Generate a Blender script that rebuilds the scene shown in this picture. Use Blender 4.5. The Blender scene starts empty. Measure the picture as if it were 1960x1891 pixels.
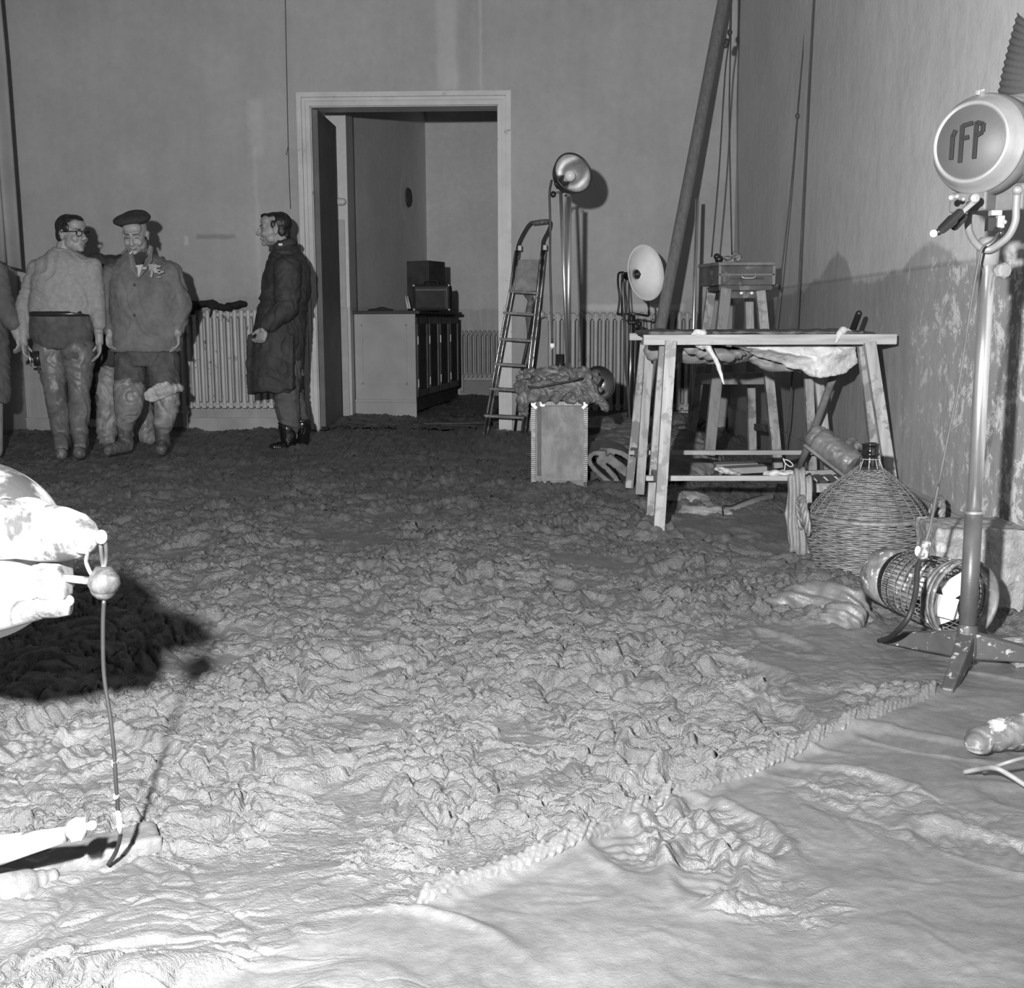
import bpy, math, random
import numpy as np
from mathutils import Vector, Matrix
random.seed(7)
SC = bpy.context.scene
COL = SC.collection
PI = math.pi
V = Vector

# ------------------------------------------------------------------ camera
F = 2200.0
HC = 0.95
TH = math.atan(330.5 / F)
YAW = math.atan(74 / F / math.cos(TH))
ROLL = math.radians(-0.2)
cd = bpy.data.cameras.new('camera'); cam = bpy.data.objects.new('camera', cd); COL.objects.link(cam)
cd.sensor_fit = 'HORIZONTAL'; cd.sensor_width = 36.0; cd.lens = F / 1960 * 36.0
cd.clip_start = 0.05; cd.clip_end = 60
RC = Matrix.Rotation(YAW, 3, 'Z') @ Matrix.Rotation(PI / 2 - TH, 3, 'X') @ Matrix.Rotation(ROLL, 3, 'Z')
cam.matrix_world = Matrix.Translation((0, 0, HC)) @ RC.to_4x4()
SC.camera = cam

# ------------------------------------------------------------------ world, flash, exposure
w = bpy.data.worlds.new('world'); SC.world = w; w.use_nodes = True
w.node_tree.nodes['Background'].inputs[0].default_value = (.005, .005, .005, 1)
w.node_tree.nodes['Background'].inputs[1].default_value = 1.0
SC.view_settings.view_transform = 'Standard'; SC.view_settings.look = 'None'
SC.view_settings.gamma = 1; SC.view_settings.use_curve_mapping = False
SC.view_settings.exposure = 0.0
# the photographer's flash gun, held a little left of and above the camera, tilted up to the far wall
ld = bpy.data.lights.new('flash', 'SPOT'); flash = bpy.data.objects.new('flash', ld); COL.objects.link(flash)
ld.energy = 1680; ld.spot_size = math.radians(150); ld.spot_blend = 1.0; ld.shadow_soft_size = 0.035
flash.location = (-0.36, 0.02, 1.28)
flash.rotation_euler = (math.radians(90 + 1), 0, math.radians(10))
# added faint overhead fill, no fixture of the room, softening the blacks
lb = bpy.data.lights.new('fill_light', 'AREA'); lamp = bpy.data.objects.new('fill_light', lb); COL.objects.link(lamp)
lb.energy = .6; lb.size = 2.5; lamp.location = (-1.5, 2.5, 4.5)

# ------------------------------------------------------------------ placing
def ray(px, py):
    return RC @ V(((px - 980) / F, -(py - 945.5) / F, -1))
def at(px, py, Y):
    d = ray(px, py); return V((0, 0, HC)) + d * (Y / d.y)
def gz(px, py, z=0.0):
    d = ray(px, py); return V((0, 0, HC)) + d * ((z - HC) / d.z)
def atX(px, py, X):
    d = ray(px, py); return V((0, 0, HC)) + d * (X / d.x)

# ------------------------------------------------------------------ numpy noise
_rng = np.random.RandomState(11)
_P = np.tile(_rng.permutation(256), 3)
_ga = _rng.rand(256) * 2 * PI
_GX, _GY = np.cos(_ga), np.sin(_ga)
_JX, _JY, _JV = _rng.rand(256), _rng.rand(256), _rng.rand(256)
def pn(x, y):
    xi = np.floor(x).astype(np.int64); yi = np.floor(y).astype(np.int64)
    xf = x - xi; yf = y - yi; xi &= 255; yi &= 255
    u = xf * xf * xf * (xf * (xf * 6 - 15) + 10); v = yf * yf * yf * (yf * (yf * 6 - 15) + 10)
    def g(ax, ay, dx, dy):
        h = _P[_P[ax] + ay]; return _GX[h] * dx + _GY[h] * dy
    x1 = xi + 1; y1 = yi + 1
    a = g(xi, yi, xf, yf); b = g(x1, yi, xf - 1, yf); c = g(xi, y1, xf, yf - 1); d = g(x1, y1, xf - 1, yf - 1)
    return 1.5 * ((a + u * (b - a)) * (1 - v) + (c + u * (d - c)) * v)
def fbm(x, y, n=4, g=.5):
    s = 0; a = 1
    for i in range(n):
        s = s + a * pn(x + 17.3 * i, y - 9.1 * i); x = x * 2.03; y = y * 2.03; a *= g
    return s
def worley(x, y):
    xi = np.floor(x).astype(np.int64); yi = np.floor(y).astype(np.int64)
    f1 = np.full(x.shape, 9.); f2 = np.full(x.shape, 9.); idv = np.zeros(x.shape)
    for dx in (-1, 0, 1):
        for dy in (-1, 0, 1):
            h = _P[_P[(xi + dx) & 255] + ((yi + dy) & 255)]
            ddx = xi + dx + _JX[h] - x; ddy = yi + dy + _JY[h] - y
            d = np.sqrt(ddx * ddx + ddy * ddy)
            n = d < f1
            f2 = np.where(n, f1, np.minimum(f2, d)); idv = np.where(n, _JV[h], idv); f1 = np.where(n, d, f1)
    return f1, f2, idv
def sstep(a, b, x):
    t = np.clip((x - a) / (b - a), 0, 1); return t * t * (3 - 2 * t)

# ------------------------------------------------------------------ materials
def nodes(m):
    m.use_nodes = True; nt = m.node_tree; nt.nodes.clear()
    o = nt.nodes.new('ShaderNodeOutputMaterial'); b = nt.nodes.new('ShaderNodeBsdfPrincipled')
    nt.links.new(b.outputs[0], o.inputs[0]); return nt, b
def NN(nt, t, **k):
    n = nt.nodes.new(t)
    for a, v in k.items(): setattr(n, a, v)
    return n
def ln(nt, a, b): nt.links.new(a, b)
def math_(nt, op, a, b=None, clamp=False):
    n = NN(nt, 'ShaderNodeMath', operation=op, use_clamp=clamp)
    for i, s in enumerate((a, b)):
        if s is None: continue
        if isinstance(s, (int, float)): n.inputs[i].default_value = s
        else: ln(nt, s, n.inputs[i])
    return n.outputs[0]
def noise(nt, vec, scale, detail=4, rough=.55, dist=0):
    n = NN(nt, 'ShaderNodeTexNoise'); n.inputs['Scale'].default_value = scale; n.inputs['Detail'].default_value = detail
    n.inputs['Roughness'].default_value = rough; n.inputs['Distortion'].default_value = dist
    ln(nt, vec, n.inputs['Vector']); return n.outputs['Fac']
def mrange(nt, v, a, b, c, d, smooth=True):
    n = NN(nt, 'ShaderNodeMapRange', interpolation_type='SMOOTHSTEP' if smooth else 'LINEAR')
    ln(nt, v, n.inputs[0])
    for i, x in enumerate((a, b, c, d)): n.inputs[i + 1].default_value = x
    return n.outputs[0]
def lerp(nt, f, a, b):
    n = NN(nt, 'ShaderNodeMix', data_type='FLOAT')
    for i, s in zip((0, 2, 3), (f, a, b)):
        if isinstance(s, (int, float)): n.inputs[i].default_value = s
        else: ln(nt, s, n.inputs[i])
    return n.outputs[0]
def bumpn(nt, b, h, strength, dist=.01):
    n = NN(nt, 'ShaderNodeBump'); n.inputs['Strength'].default_value = strength; n.inputs['Distance'].default_value = dist
    ln(nt, h, n.inputs['Height']); ln(nt, n.outputs[0], b.inputs['Normal'])
def grey(nt, b, v):
    c = NN(nt, 'ShaderNodeCombineColor')
    for i in range(3): ln(nt, v, c.inputs[i])
    ln(nt, c.outputs[0], b.inputs['Base Color'])
def pos(nt, scale=None):
    g = NN(nt, 'ShaderNodeNewGeometry')
    if not scale: return g.outputs['Position']
    m = NN(nt, 'ShaderNodeVectorMath', operation='MULTIPLY'); ln(nt, g.outputs['Position'], m.inputs[0]); m.inputs[1].default_value = scale
    return m.outputs[0]
MATS = {}
def M(name, v, rough=.6, metal=0., var=.25, vs=8., bump=.15, bs=60., dirt=None, stretch=None, coat=0., spec=.5, dist=.004, soft=.04):
    """a grey material: base value v, mottled by noise; dirt = (value, noise scale, threshold) puts patches on it"""
    if name in MATS: return MATS[name]
    m = bpy.data.materials.new(name); MATS[name] = m
    nt, b = nodes(m); p = pos(nt, stretch)
    n1 = noise(nt, p, vs, 5, .6)
    val = mrange(nt, n1, .3, .7, v * (1 - var), v * (1 + var), False)
    rg = None
    if dirt:
        n2 = noise(nt, pos(nt), dirt[1], 5, .65, .4)
        k = mrange(nt, n2, dirt[2] - soft, dirt[2] + soft, 0, 1)
        val = lerp(nt, k, val, dirt[0])
        rg = lerp(nt, k, rough, .55)
        if metal: ln(nt, lerp(nt, k, metal, 0.), b.inputs['Metallic'])
    grey(nt, b, val)
    if rg: ln(nt, rg, b.inputs['Roughness'])
    else: b.inputs['Roughness'].default_value = rough
    if not (dirt and metal): b.inputs['Metallic'].default_value = metal
    b.inputs['Specular IOR Level'].default_value = spec
    b.inputs['Coat Weight'].default_value = coat; b.inputs['Coat Roughness'].default_value = .15
    if bump: bumpn(nt, b, noise(nt, p, bs, 4, .6), bump, dist)
    return m

# ------------------------------------------------------------------ mesh gathering
def frame(d):
    d = V(d).normalized(); r = V((0, 0, 1)) if abs(d.z) < .9 else V((1, 0, 0))
    x = d.cross(r).normalized(); y = x.cross(d).normalized(); return x, y, d
class G:
    def __init__(s): s.v = []; s.f = []
    def add(s, vs, fs):
        o = len(s.v); s.v += [tuple(x) for x in vs]; s.f += [tuple(i + o for i in q) for q in fs]; return s
    def box(s, a, b):
        x0, y0, z0 = a; x1, y1, z1 = b
        if x0 > x1: x0, x1 = x1, x0
        if y0 > y1: y0, y1 = y1, y0
        if z0 > z1: z0, z1 = z1, z0
        return s.add([(x0, y0, z0), (x1, y0, z0), (x1, y1, z0), (x0, y1, z0), (x0, y0, z1), (x1, y0, z1), (x1, y1, z1), (x0, y1, z1)],
                     [(0, 3, 2, 1), (4, 5, 6, 7), (0, 1, 5, 4), (1, 2, 6, 5), (2, 3, 7, 6), (3, 0, 4, 7)])
    def obox(s, c, ax, ay, az):
        """oriented box: centre and three half-axis vectors"""
        c = V(c); ax = V(ax); ay = V(ay); az = V(az)
        vs = [c + i * ax + j * ay + k * az for k in (-1, 1) for i, j in ((-1, -1), (1, -1), (1, 1), (-1, 1))]
        fs = [(0, 3, 2, 1), (4, 5, 6, 7), (0, 1, 5, 4), (1, 2, 6, 5), (2, 3, 7, 6), (3, 0, 4, 7)]
        if ax.cross(ay).dot(az) < 0: fs = [q[::-1] for q in fs]
        return s.add(vs, fs)
    def beam(s, a, b, w, h, up=(0, 0, 1)):
        """timber from a to b, w across, h along up"""
        a = V(a); b = V(b); d = (b - a); L = d.length; d = d / L
        u = V(up); sx = d.cross(u)
        if sx.length < 1e-4: sx = d.cross(V((0, 1, 0)))
        sx.normalize(); u = sx.cross(d).normalized()
        return s.obox((a + b) / 2, sx * w / 2, d * L / 2, u * h / 2)
    def tube(s, pts, r, n=10, cap=True, sy=1.0):
        pts = [V(p) for p in pts]; k = len(pts)
        rs = r if isinstance(r, (list, tuple)) else [r] * k
        vs = []; fs = []; px = None
        for i, p in enumerate(pts):
            d = (pts[min(i + 1, k - 1)] - pts[max(i - 1, 0)]).normalized()
            if px is None: x, _, _ = frame(d); y = d.cross(x)
            else:
                x = (px - d * px.dot(d)).normalized(); y = d.cross(x).normalized()
            px = x
            for j in range(n):
                a = 2 * PI * j / n; vs.append(p + x * math.cos(a) * rs[i] + y * math.sin(a) * rs[i] * sy)
        for i in range(k - 1):
            for j in range(n):
                j2 = (j + 1) % n; fs.append((i * n + j, i * n + j2, (i + 1) * n + j2, (i + 1) * n + j))
        if cap: fs.append(tuple(range(n - 1, -1, -1))); fs.append(tuple((k - 1) * n + j for j in range(n)))
        a, b, c = (vs[0], vs[1], vs[n]) if k > 1 else (0, 0, 0)
        nrm = (b - a).cross(c - a)
        if nrm.dot(a - pts[0]) < 0: fs = [q[::-1] for q in fs]
        return s.add(vs, fs)
    def cap(s, a, b, r0, r1=None, n=12, sy=1.0):
        """tapered capsule"""
        a = V(a); b = V(b); r1 = r0 if r1 is None else r1; d = (b - a).normalized() if (b - a).length > 1e-6 else V((0, 0, 1))
        P = []; Rr = []
        for t in (0.02, .35, .7, .93): P.append(a - d * r0 * math.cos(t * PI / 2)); Rr.append(r0 * math.sin(t * PI / 2))
        P.append(a); Rr.append(r0); P.append(b); Rr.append(r1)
        for t in (.93, .7, .35, .02): P.append(b + d * r1 * math.cos(t * PI / 2)); Rr.append(r1 * math.sin(t * PI / 2))
        return s.tube(P, Rr, n, True, sy)
    def limb(s, pts, rs, n=14):
        for i in range(len(pts) - 1): s.cap(pts[i], pts[i + 1], rs[i], rs[i + 1], n)
        return s
    def ell(s, c, r, Rm=None, n=16, m=10):
        c = V(c); r = (r, r, r) if isinstance(r, (int, float)) else r; vs = []; fs = []
        for i in range(1, m):
            t = PI * i / m
            for j in range(n):
                a = 2 * PI * j / n; p = V((r[0] * math.sin(t) * math.cos(a), r[1] * math.sin(t) * math.sin(a), r[2] * math.cos(t)))
                vs.append(c + (Rm @ p if Rm else p))
        for i in range(m - 2):
            for j in range(n):
                j2 = (j + 1) % n; fs.append((i * n + j, (i + 1) * n + j, (i + 1) * n + j2, i * n + j2))
        for q in (1, -1):
            p = V((0, 0, q * r[2])); vs.append(c + (Rm @ p if Rm else p))
        t = len(vs) - 2
        for j in range(n):
            j2 = (j + 1) % n; fs.append((t, j, j2)); fs.append((t + 1, (m - 2) * n + j2, (m - 2) * n + j))
        return s.add(vs, fs)
    def lathe(s, prof, c=(0, 0, 0), axis=(0, 0, 1), n=32, closed=False, sx=1.0, a0=0., a1=2 * PI):
        """profile of (radius, along) turned round the axis through c"""
        c = V(c); x, y, z = frame(axis); vs = []; fs = []; k = len(prof); full = abs(a1 - a0 - 2 * PI) < 1e-6
        nn = n if full else n + 1
        for r, t in prof:
            for j in range(nn):
                a = a0 + (a1 - a0) * j / n; vs.append(c + x * math.cos(a) * r * sx + y * math.sin(a) * r + z * t)
        for i in range(k - 1 + (1 if closed else 0)):
            i2 = (i + 1) % k
            for j in range(n):
                j2 = (j + 1) % nn; fs.append((i * nn + j, i * nn + j2, i2 * nn + j2, i2 * nn + j))
        # x,y,z from frame() is a left turn: x cross y = -z
        return s.add(vs, [q[::-1] for q in fs])
    def loft(s, rings, n=20, e=2.0):
        """closed body through (centre, rx, ry) or (centre, rx, ry, yawdeg) ellipses stacked along z"""
        vs = []; fs = []; k = len(rings)
        for q in rings:
            c = V(q[0]); rx, ry = q[1], q[2]; yw = math.radians(q[3]) if len(q) > 3 else 0
            for j in range(n):
                a = 2 * PI * j / n; ca = math.cos(a); sa = math.sin(a)
                x = rx * math.copysign(abs(ca) ** (2 / e), ca); y = ry * math.copysign(abs(sa) ** (2 / e), sa)
                vs.append(c + V((x * math.cos(yw) - y * math.sin(yw), x * math.sin(yw) + y * math.cos(yw), 0)))
        up = V(rings[-1][0]).z > V(rings[0][0]).z
        for i in range(k - 1):
            for j in range(n):
                j2 = (j + 1) % n; fs.append((i * n + j, i * n + j2, (i + 1) * n + j2, (i + 1) * n + j))
        fs.append(tuple(range(n - 1, -1, -1))); fs.append(tuple((k - 1) * n + j for j in range(n)))
        if not up: fs = [q[::-1] for q in fs]
        return s.add(vs, fs)
    def prism(s, poly, d):
        """closed flat polygon (3-D points) pushed along vector d"""
        poly = [V(p) for p in poly]; d = V(d); n = len(poly); vs = poly + [p + d for p in poly]
        nr = V((0, 0, 0))
        for i in range(n): nr += poly[i].cross(poly[(i + 1) % n])
        fs = [tuple(range(n)), tuple(range(2 * n - 1, n - 1, -1))] + [(i, n + i, n + (i + 1) % n, (i + 1) % n) for i in range(n)]
        if nr.dot(d) > 0: fs = [q[::-1] for q in fs]
        return s.add(vs, fs)
    def mesh(s, name, off=(0, 0, 0), smooth=False):
        me = bpy.data.meshes.new(name)
        if any(off): vs = [(a - off[0], b - off[1], c - off[2]) for a, b, c in s.v]
        else: vs = s.v
        me.from_pydata(vs, [], s.f); me.update()
        if smooth: me.polygons.foreach_set('use_smooth', [True] * len(me.polygons))
        return me

def wl(o):
    p = V((0, 0, 0))
    while o: p += V(o.location); o = o.parent
    return p
def tagit(o, label=None, cat=None, group=None, kind=None):
    if label: o['label'] = label
    if cat: o['category'] = cat
    if group: o['group'] = group
    if kind: o['kind'] = kind
    return o
def put(name, g, m, parent=None, smooth=False, bevel=0, label=None, cat=None, group=None, kind=None, sharp=None):
    """link g (a G or a mesh in world space) as one object; its origin is its parent's, or its own base"""
    if isinstance(g, G):
        if parent: off = wl(parent)
        else:
            a = np.array(g.v); lo = a.min(0); hi = a.max(0); off = V(((lo[0] + hi[0]) / 2, (lo[1] + hi[1]) / 2, lo[2]))
        me = g.mesh(name, off, smooth)
    else:
        me = g; n = len(me.vertices); a = np.empty(n * 3); me.vertices.foreach_get('co', a); a = a.reshape(-1, 3)
        if parent: off = wl(parent)
        else: lo = a.min(0); hi = a.max(0); off = V(((lo[0] + hi[0]) / 2, (lo[1] + hi[1]) / 2, lo[2]))
        a -= np.array(off); me.vertices.foreach_set('co', a.ravel()); me.update()
        if smooth: me.polygons.foreach_set('use_smooth', [True] * len(me.polygons))
    o = bpy.data.objects.new(name, me); COL.objects.link(o)
    if m: me.materials.clear(); me.materials.append(m)
    if parent: o.parent = parent
    else: o.location = off
    if bevel:
        b = o.modifiers.new('bevel', 'BEVEL'); b.width = bevel; b.segments = 2; b.limit_method = 'ANGLE'; b.angle_limit = math.radians(40)
    if smooth and sharp:
        try: me.set_sharp_from_angle(angle=math.radians(sharp))
        except Exception: pass
    return tagit(o, label, cat, group, kind)
def thing(name, label, cat, loc, group=None):
    o = bpy.data.objects.new(name, None); COL.objects.link(o); o.location = loc; o.empty_display_size = .1
    return tagit(o, label, cat, group)
def solid(g, vox=.01, it=3, fold=None, fac=.5):
    """one continuous closed surface over overlapping shapes: voxel remesh, smoothing, then an optional push along the normals"""
    me = g.mesh('tmp'); o = bpy.data.objects.new('tmp', me); COL.objects.link(o)
    r = o.modifiers.new('r', 'REMESH'); r.mode = 'VOXEL'; r.voxel_size = vox; r.adaptivity = 0
    if it:
        sm = o.modifiers.new('s', 'SMOOTH'); sm.iterations = it; sm.factor = fac
    dg = bpy.context.evaluated_depsgraph_get(); ev = o.evaluated_get(dg); out = bpy.data.meshes.new_from_object(ev)
    bpy.data.objects.remove(o); bpy.data.meshes.remove(me)
    out.polygons.foreach_set('use_smooth', [True] * len(out.polygons))
    if fold:
        n = len(out.vertices); co = np.empty(n * 3); out.vertices.foreach_get('co', co); co = co.reshape(-1, 3)
        nr = np.empty(n * 3); out.vertex_normals.foreach_get('vector', nr); nr = nr.reshape(-1, 3)
        co += nr * np.asarray(fold(co[:, 0], co[:, 1], co[:, 2])).reshape(-1, 1)
        out.vertices.foreach_set('co', co.ravel()); out.update()
    return out
def folds(amp, fx=7, fz=12, slant=.5):
    def f(x, y, z):
        q = pn(x * 4 + y * 3, z * 5 + 3)
        u = x * fx + y * fx * .8 + z * slant * fx + q; v = z * fz * .5 + y * 4 + q * 2
        return amp * (1 - 2.2 * np.abs(pn(u, v))) * .8 + amp * .45 * (1 - 2.2 * np.abs(pn(u * 2.3 + 5, v * 2.1 + x * 6))) + amp * .3 * pn(x * 30 + y * 14, z * 27 + y * 19) - amp * .5
    return f
def linkcopy(o, parent=None, loc=None):
    c = o.copy(); COL.objects.link(c)
    if parent: c.parent = parent
    if loc is not None: c.location = loc
    for ch in [x for x in o.children]: linkcopy(ch, c)
    return c
def spline(pts, n=8):
    """Catmull-Rom through points"""
    P = [V(p) for p in pts]; P = [P[0] * 2 - P[1]] + P + [P[-1] * 2 - P[-2]]; out = []
    for i in range(1, len(P) - 2):
        for k in range(n):
            t = k / n; a, b, c, d = P[i - 1:i + 3]
            out.append(.5 * ((2 * b) + (c - a) * t + (2 * a - 5 * b + 4 * c - d) * t * t + (3 * b - a - 3 * c + d) * t ** 3))
    out.append(P[-2]); return out
# ================================================================== SETTING
YB = 10.2      # face of the far wall
XR = 1.58      # face of the right wall
XL = -4.72     # face of the left wall
ZT = 6.8
def wallmat(name, base, axis, line, low, marks=(), speck=0., peel=None, dado=None, rel=.25):
    """painted plaster: `line` = damp edge as (along, height) points; marks = old stains and painted-in shade bands (a0,a1,z0,z1,soft,mult)"""
    m = bpy.data.materials.new(name); nt, b = nodes(m); p = pos(nt)
    sx = NN(nt, 'ShaderNodeSeparateXYZ'); ln(nt, p, sx.inputs[0]); A = sx.outputs[axis]; Z = sx.outputs[2]
    n1 = noise(nt, p, 1.3, 5, .6); n2 = noise(nt, p, 14, 5, .7); n3 = noise(nt, pos(nt, (5, 5, .35)), 1.6, 4, .6)
    v = mrange(nt, n1, .3, .7, base * .9, base * 1.1, False)
    v = math_(nt, 'MULTIPLY', v, mrange(nt, n2, .3, .7, .94, 1.06, False))
    v = math_(nt, 'MULTIPLY', v, mrange(nt, n3, .3, .7, .965, 1.035, False))
    wob = math_(nt, 'MULTIPLY', math_(nt, 'SUBTRACT', noise(nt, p, 5, 5, .7), .5), .12)
    a0 = line[0][0]; a1 = line[-1][0]; zs = 3.0
    fc = NN(nt, 'ShaderNodeFloatCurve'); cu = fc.mapping.curves[0]
    pts = [((a - a0) / (a1 - a0), z / zs) for a, z in line]
    while len(cu.points) < len(pts): cu.points.new(.5, .5)
    for q, (a, z) in zip(cu.points, pts): q.location = (a, z); q.handle_type = 'VECTOR'
    fc.mapping.update()
    ln(nt, mrange(nt, A, a0, a1, 0, 1, False), fc.inputs['Value'])
    hz = math_(nt, 'ADD', math_(nt, 'MULTIPLY', fc.outputs[0], zs), wob)
    k = mrange(nt, math_(nt, 'SUBTRACT', Z, hz), -.012, .02, 1, 0)
    streak = mrange(nt, noise(nt, pos(nt, (9, 9, .8)), 2.2, 5, .65), .35, .65, .93, 1.07, False)
    v = lerp(nt, k, v, math_(nt, 'MULTIPLY', math_(nt, 'MULTIPLY', v, low / base), streak))
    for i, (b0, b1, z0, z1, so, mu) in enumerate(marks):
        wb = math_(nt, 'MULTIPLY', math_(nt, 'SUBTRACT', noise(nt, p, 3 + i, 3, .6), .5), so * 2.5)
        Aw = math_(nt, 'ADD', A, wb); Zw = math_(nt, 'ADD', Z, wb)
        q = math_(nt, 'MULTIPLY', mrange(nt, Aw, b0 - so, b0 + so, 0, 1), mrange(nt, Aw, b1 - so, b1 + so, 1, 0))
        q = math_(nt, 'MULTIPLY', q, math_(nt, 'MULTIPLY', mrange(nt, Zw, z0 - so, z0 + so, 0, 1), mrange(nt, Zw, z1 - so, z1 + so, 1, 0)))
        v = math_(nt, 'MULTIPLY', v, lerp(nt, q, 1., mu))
    if dado:   # lower paint coat
        kd = mrange(nt, math_(nt, 'SUBTRACT', Z, dado[0]), -.006, .006, 1, 0)
        kl = mrange(nt, math_(nt, 'ABSOLUTE', math_(nt, 'SUBTRACT', Z, dado[0])), .004, .014, 1, 0)
        v = math_(nt, 'MULTIPLY', v, lerp(nt, kd, 1., dado[1])); v = math_(nt, 'MULTIPLY', v, lerp(nt, kl, 1., .8))
    if peel:   # flaked paint: (along where it is full, along where it ends, value, top)
        kp = math_(nt, 'MULTIPLY', mrange(nt, A, peel[1], peel[0], 0, 1), mrange(nt, Z, peel[3] - .02, peel[3], 1, 0))
        big = noise(nt, p, 7, 8, .75, .6)
        fl = mrange(nt, math_(nt, 'ADD', math_(nt, 'ADD', math_(nt, 'MULTIPLY', big, .6), math_(nt, 'MULTIPLY', noise(nt, p, 30, 6, .8), .4)), math_(nt, 'MULTIPLY', kp, .10)), .58, .64, 0, 1)
        v = lerp(nt, math_(nt, 'MULTIPLY', fl, kp), v, peel[2])
    grey(nt, b, v); b.inputs['Roughness'].default_value = .62; b.inputs['Specular IOR Level'].default_value = .35
    bumpn(nt, b, noise(nt, p, 9, 6, .6), rel, .012)
    return m
def bx(px, py): q = at(px, py, YB); return q.x, q.z
def ry(px, py): q = atX(px, py, XR); return q.y, q.z
bl = [(-6, 1.22), bx(200, 566), bx(420, 572), bx(560, 566), (-1.9, 1.12), (-.5, 1.12), bx(1000, 600), bx(1035, 566), bx(1070, 563), bx(1105, 590), bx(1130, 600), bx(1290, 600), bx(1320, 572), (2, 1.2)]
def mk(x0, y0, x1, y1, so, mu):
    a, z1 = bx(x0, y0); b_, z0 = bx(x1, y1); return (a, b_, z0, z1, so, mu)
marks_b = [mk(831, -200, 874, 176, .03, 1.22), mk(915, -200, 923, 176, .012, 1.2), mk(876, -200, 905, 176, .04, .93), mk(480, -200, 488, 200, .012, 1.16),
           mk(474, 190, 505, 300, .035, 1.15), mk(484, 280, 501, 580, .02, 1.16), mk(462, 190, 474, 320, .03, .93), mk(376, 449, 450, 457, .012, .72),
           mk(352, 452, 361, 470, .012, 1.3), mk(225, 290, 270, 335, .08, 1.08), mk(1112, 583, 1310, 594, .015, 1.35),
           mk(95, -200, 112, 560, .06, .86), mk(150, -200, 172, 560, .06, .88), mk(20, -200, 42, 700, .05, .72)]  # this row: soft vertical shade bands at the left, painted into the plaster
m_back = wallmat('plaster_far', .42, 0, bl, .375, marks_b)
rl = [(.5, 1.35), ry(1960, 505), ry(1850, 512), ry(1828, 500), ry(1800, 466), ry(1772, 465), ry(1745, 492), ry(1722, 525), ry(1650, 545), ry(1634, 540), ry(1622, 506), ry(1605, 486), ry(1590, 500), ry(1570, 530), ry(1540, 552), ry(1480, 575), (10.5, 1.1)]
m_right = wallmat('plaster_right', .62, 1, sorted(rl), .41, [], peel=(3.4, 6.4, .85, 1.22), dado=(1.17, .86), rel=.4)
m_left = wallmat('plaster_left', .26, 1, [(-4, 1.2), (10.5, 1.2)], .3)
m_room = wallmat('plaster_inner_room', .74, 0, [(-3, 1.06), (-1.5, 1.1), (1.5, 1.12)], .62)
m_plain = wallmat('plaster_plain', .12, 0, [(-6, .5), (6, .5)], .1)

DX0, DX1, DZ = -2.07, -.455, 2.78
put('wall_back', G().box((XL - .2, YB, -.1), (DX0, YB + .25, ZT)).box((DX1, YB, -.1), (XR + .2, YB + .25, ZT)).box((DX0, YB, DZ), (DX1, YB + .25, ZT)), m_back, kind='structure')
put('wall_right', G().box((XR, -3, -.1), (XR + .2, YB, ZT)), m_right, kind='structure')
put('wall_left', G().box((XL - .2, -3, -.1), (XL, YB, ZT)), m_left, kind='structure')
put('wall_front', G().box((XL - .2, -3.2, -.1), (XR + .2, -3, ZT)), m_plain, kind='structure')
put('ceiling', G().box((XL - .2, -3.2, ZT), (XR + .2, YB + .25, ZT + .1)), M('dark_ceiling', .05, .8), kind='structure')
m_slab = M('muddy_slab', .22, .6)
put('floor', G().box((XL - .2, -3.2, -.2), (XR + .2, YB + .25, -.07)).box((-2.6, YB + .25, -.2), (1.7, 15, -.07)), m_slab, kind='structure')
# the inner room behind the doorway: its left wall runs askew
a = V((-2.32, YB + .25, 0)); b_ = V((-1.56, 14.7, 0))
put('wall_left_inner', G().prism([a, b_, b_ + V((-.2, 0, 0)), a + V((-.3, 0, 0))], (0, 0, ZT)), m_room, kind='structure')
put('wall_back_inner', G().box((-2.2, 14.7, -.1), (1.9, 14.9, ZT)), m_room, kind='structure')
put('wall_right_inner', G().box((1.5, YB + .25, -.1), (1.7, 14.7, ZT)), m_room, kind='structure')
put('ceiling_inner', G().box((-2.8, YB + .25, ZT), (1.9, 14.9, ZT + .1)), m_plain, kind='structure')
# skirtings
m_skirt = M('grey_skirting', .30, .5, vs=3, bump=.2)
put('baseboard_right', G().box((XR - .022, -2.9, -.05), (XR, YB, .205)).box((XR - .014, -2.9, .205), (XR, YB, .222)), m_skirt, bevel=.004, kind='structure')
m_board = M('pale_skirting', .40, .5, vs=3)
put('baseboard_back', G().box((XL, YB - .02, -.03), (DX0 - .12, YB, .09)).box((XL, YB - .028, .09), (DX0 - .12, YB, .105)), m_board, kind='structure')
put('baseboard_back.001', G().box((DX1 + .12, YB - .02, -.03), (XR - .03, YB, .09)).box((DX1 + .12, YB - .028, .09), (XR - .03, YB, .105)), m_board, kind='structure')
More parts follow.
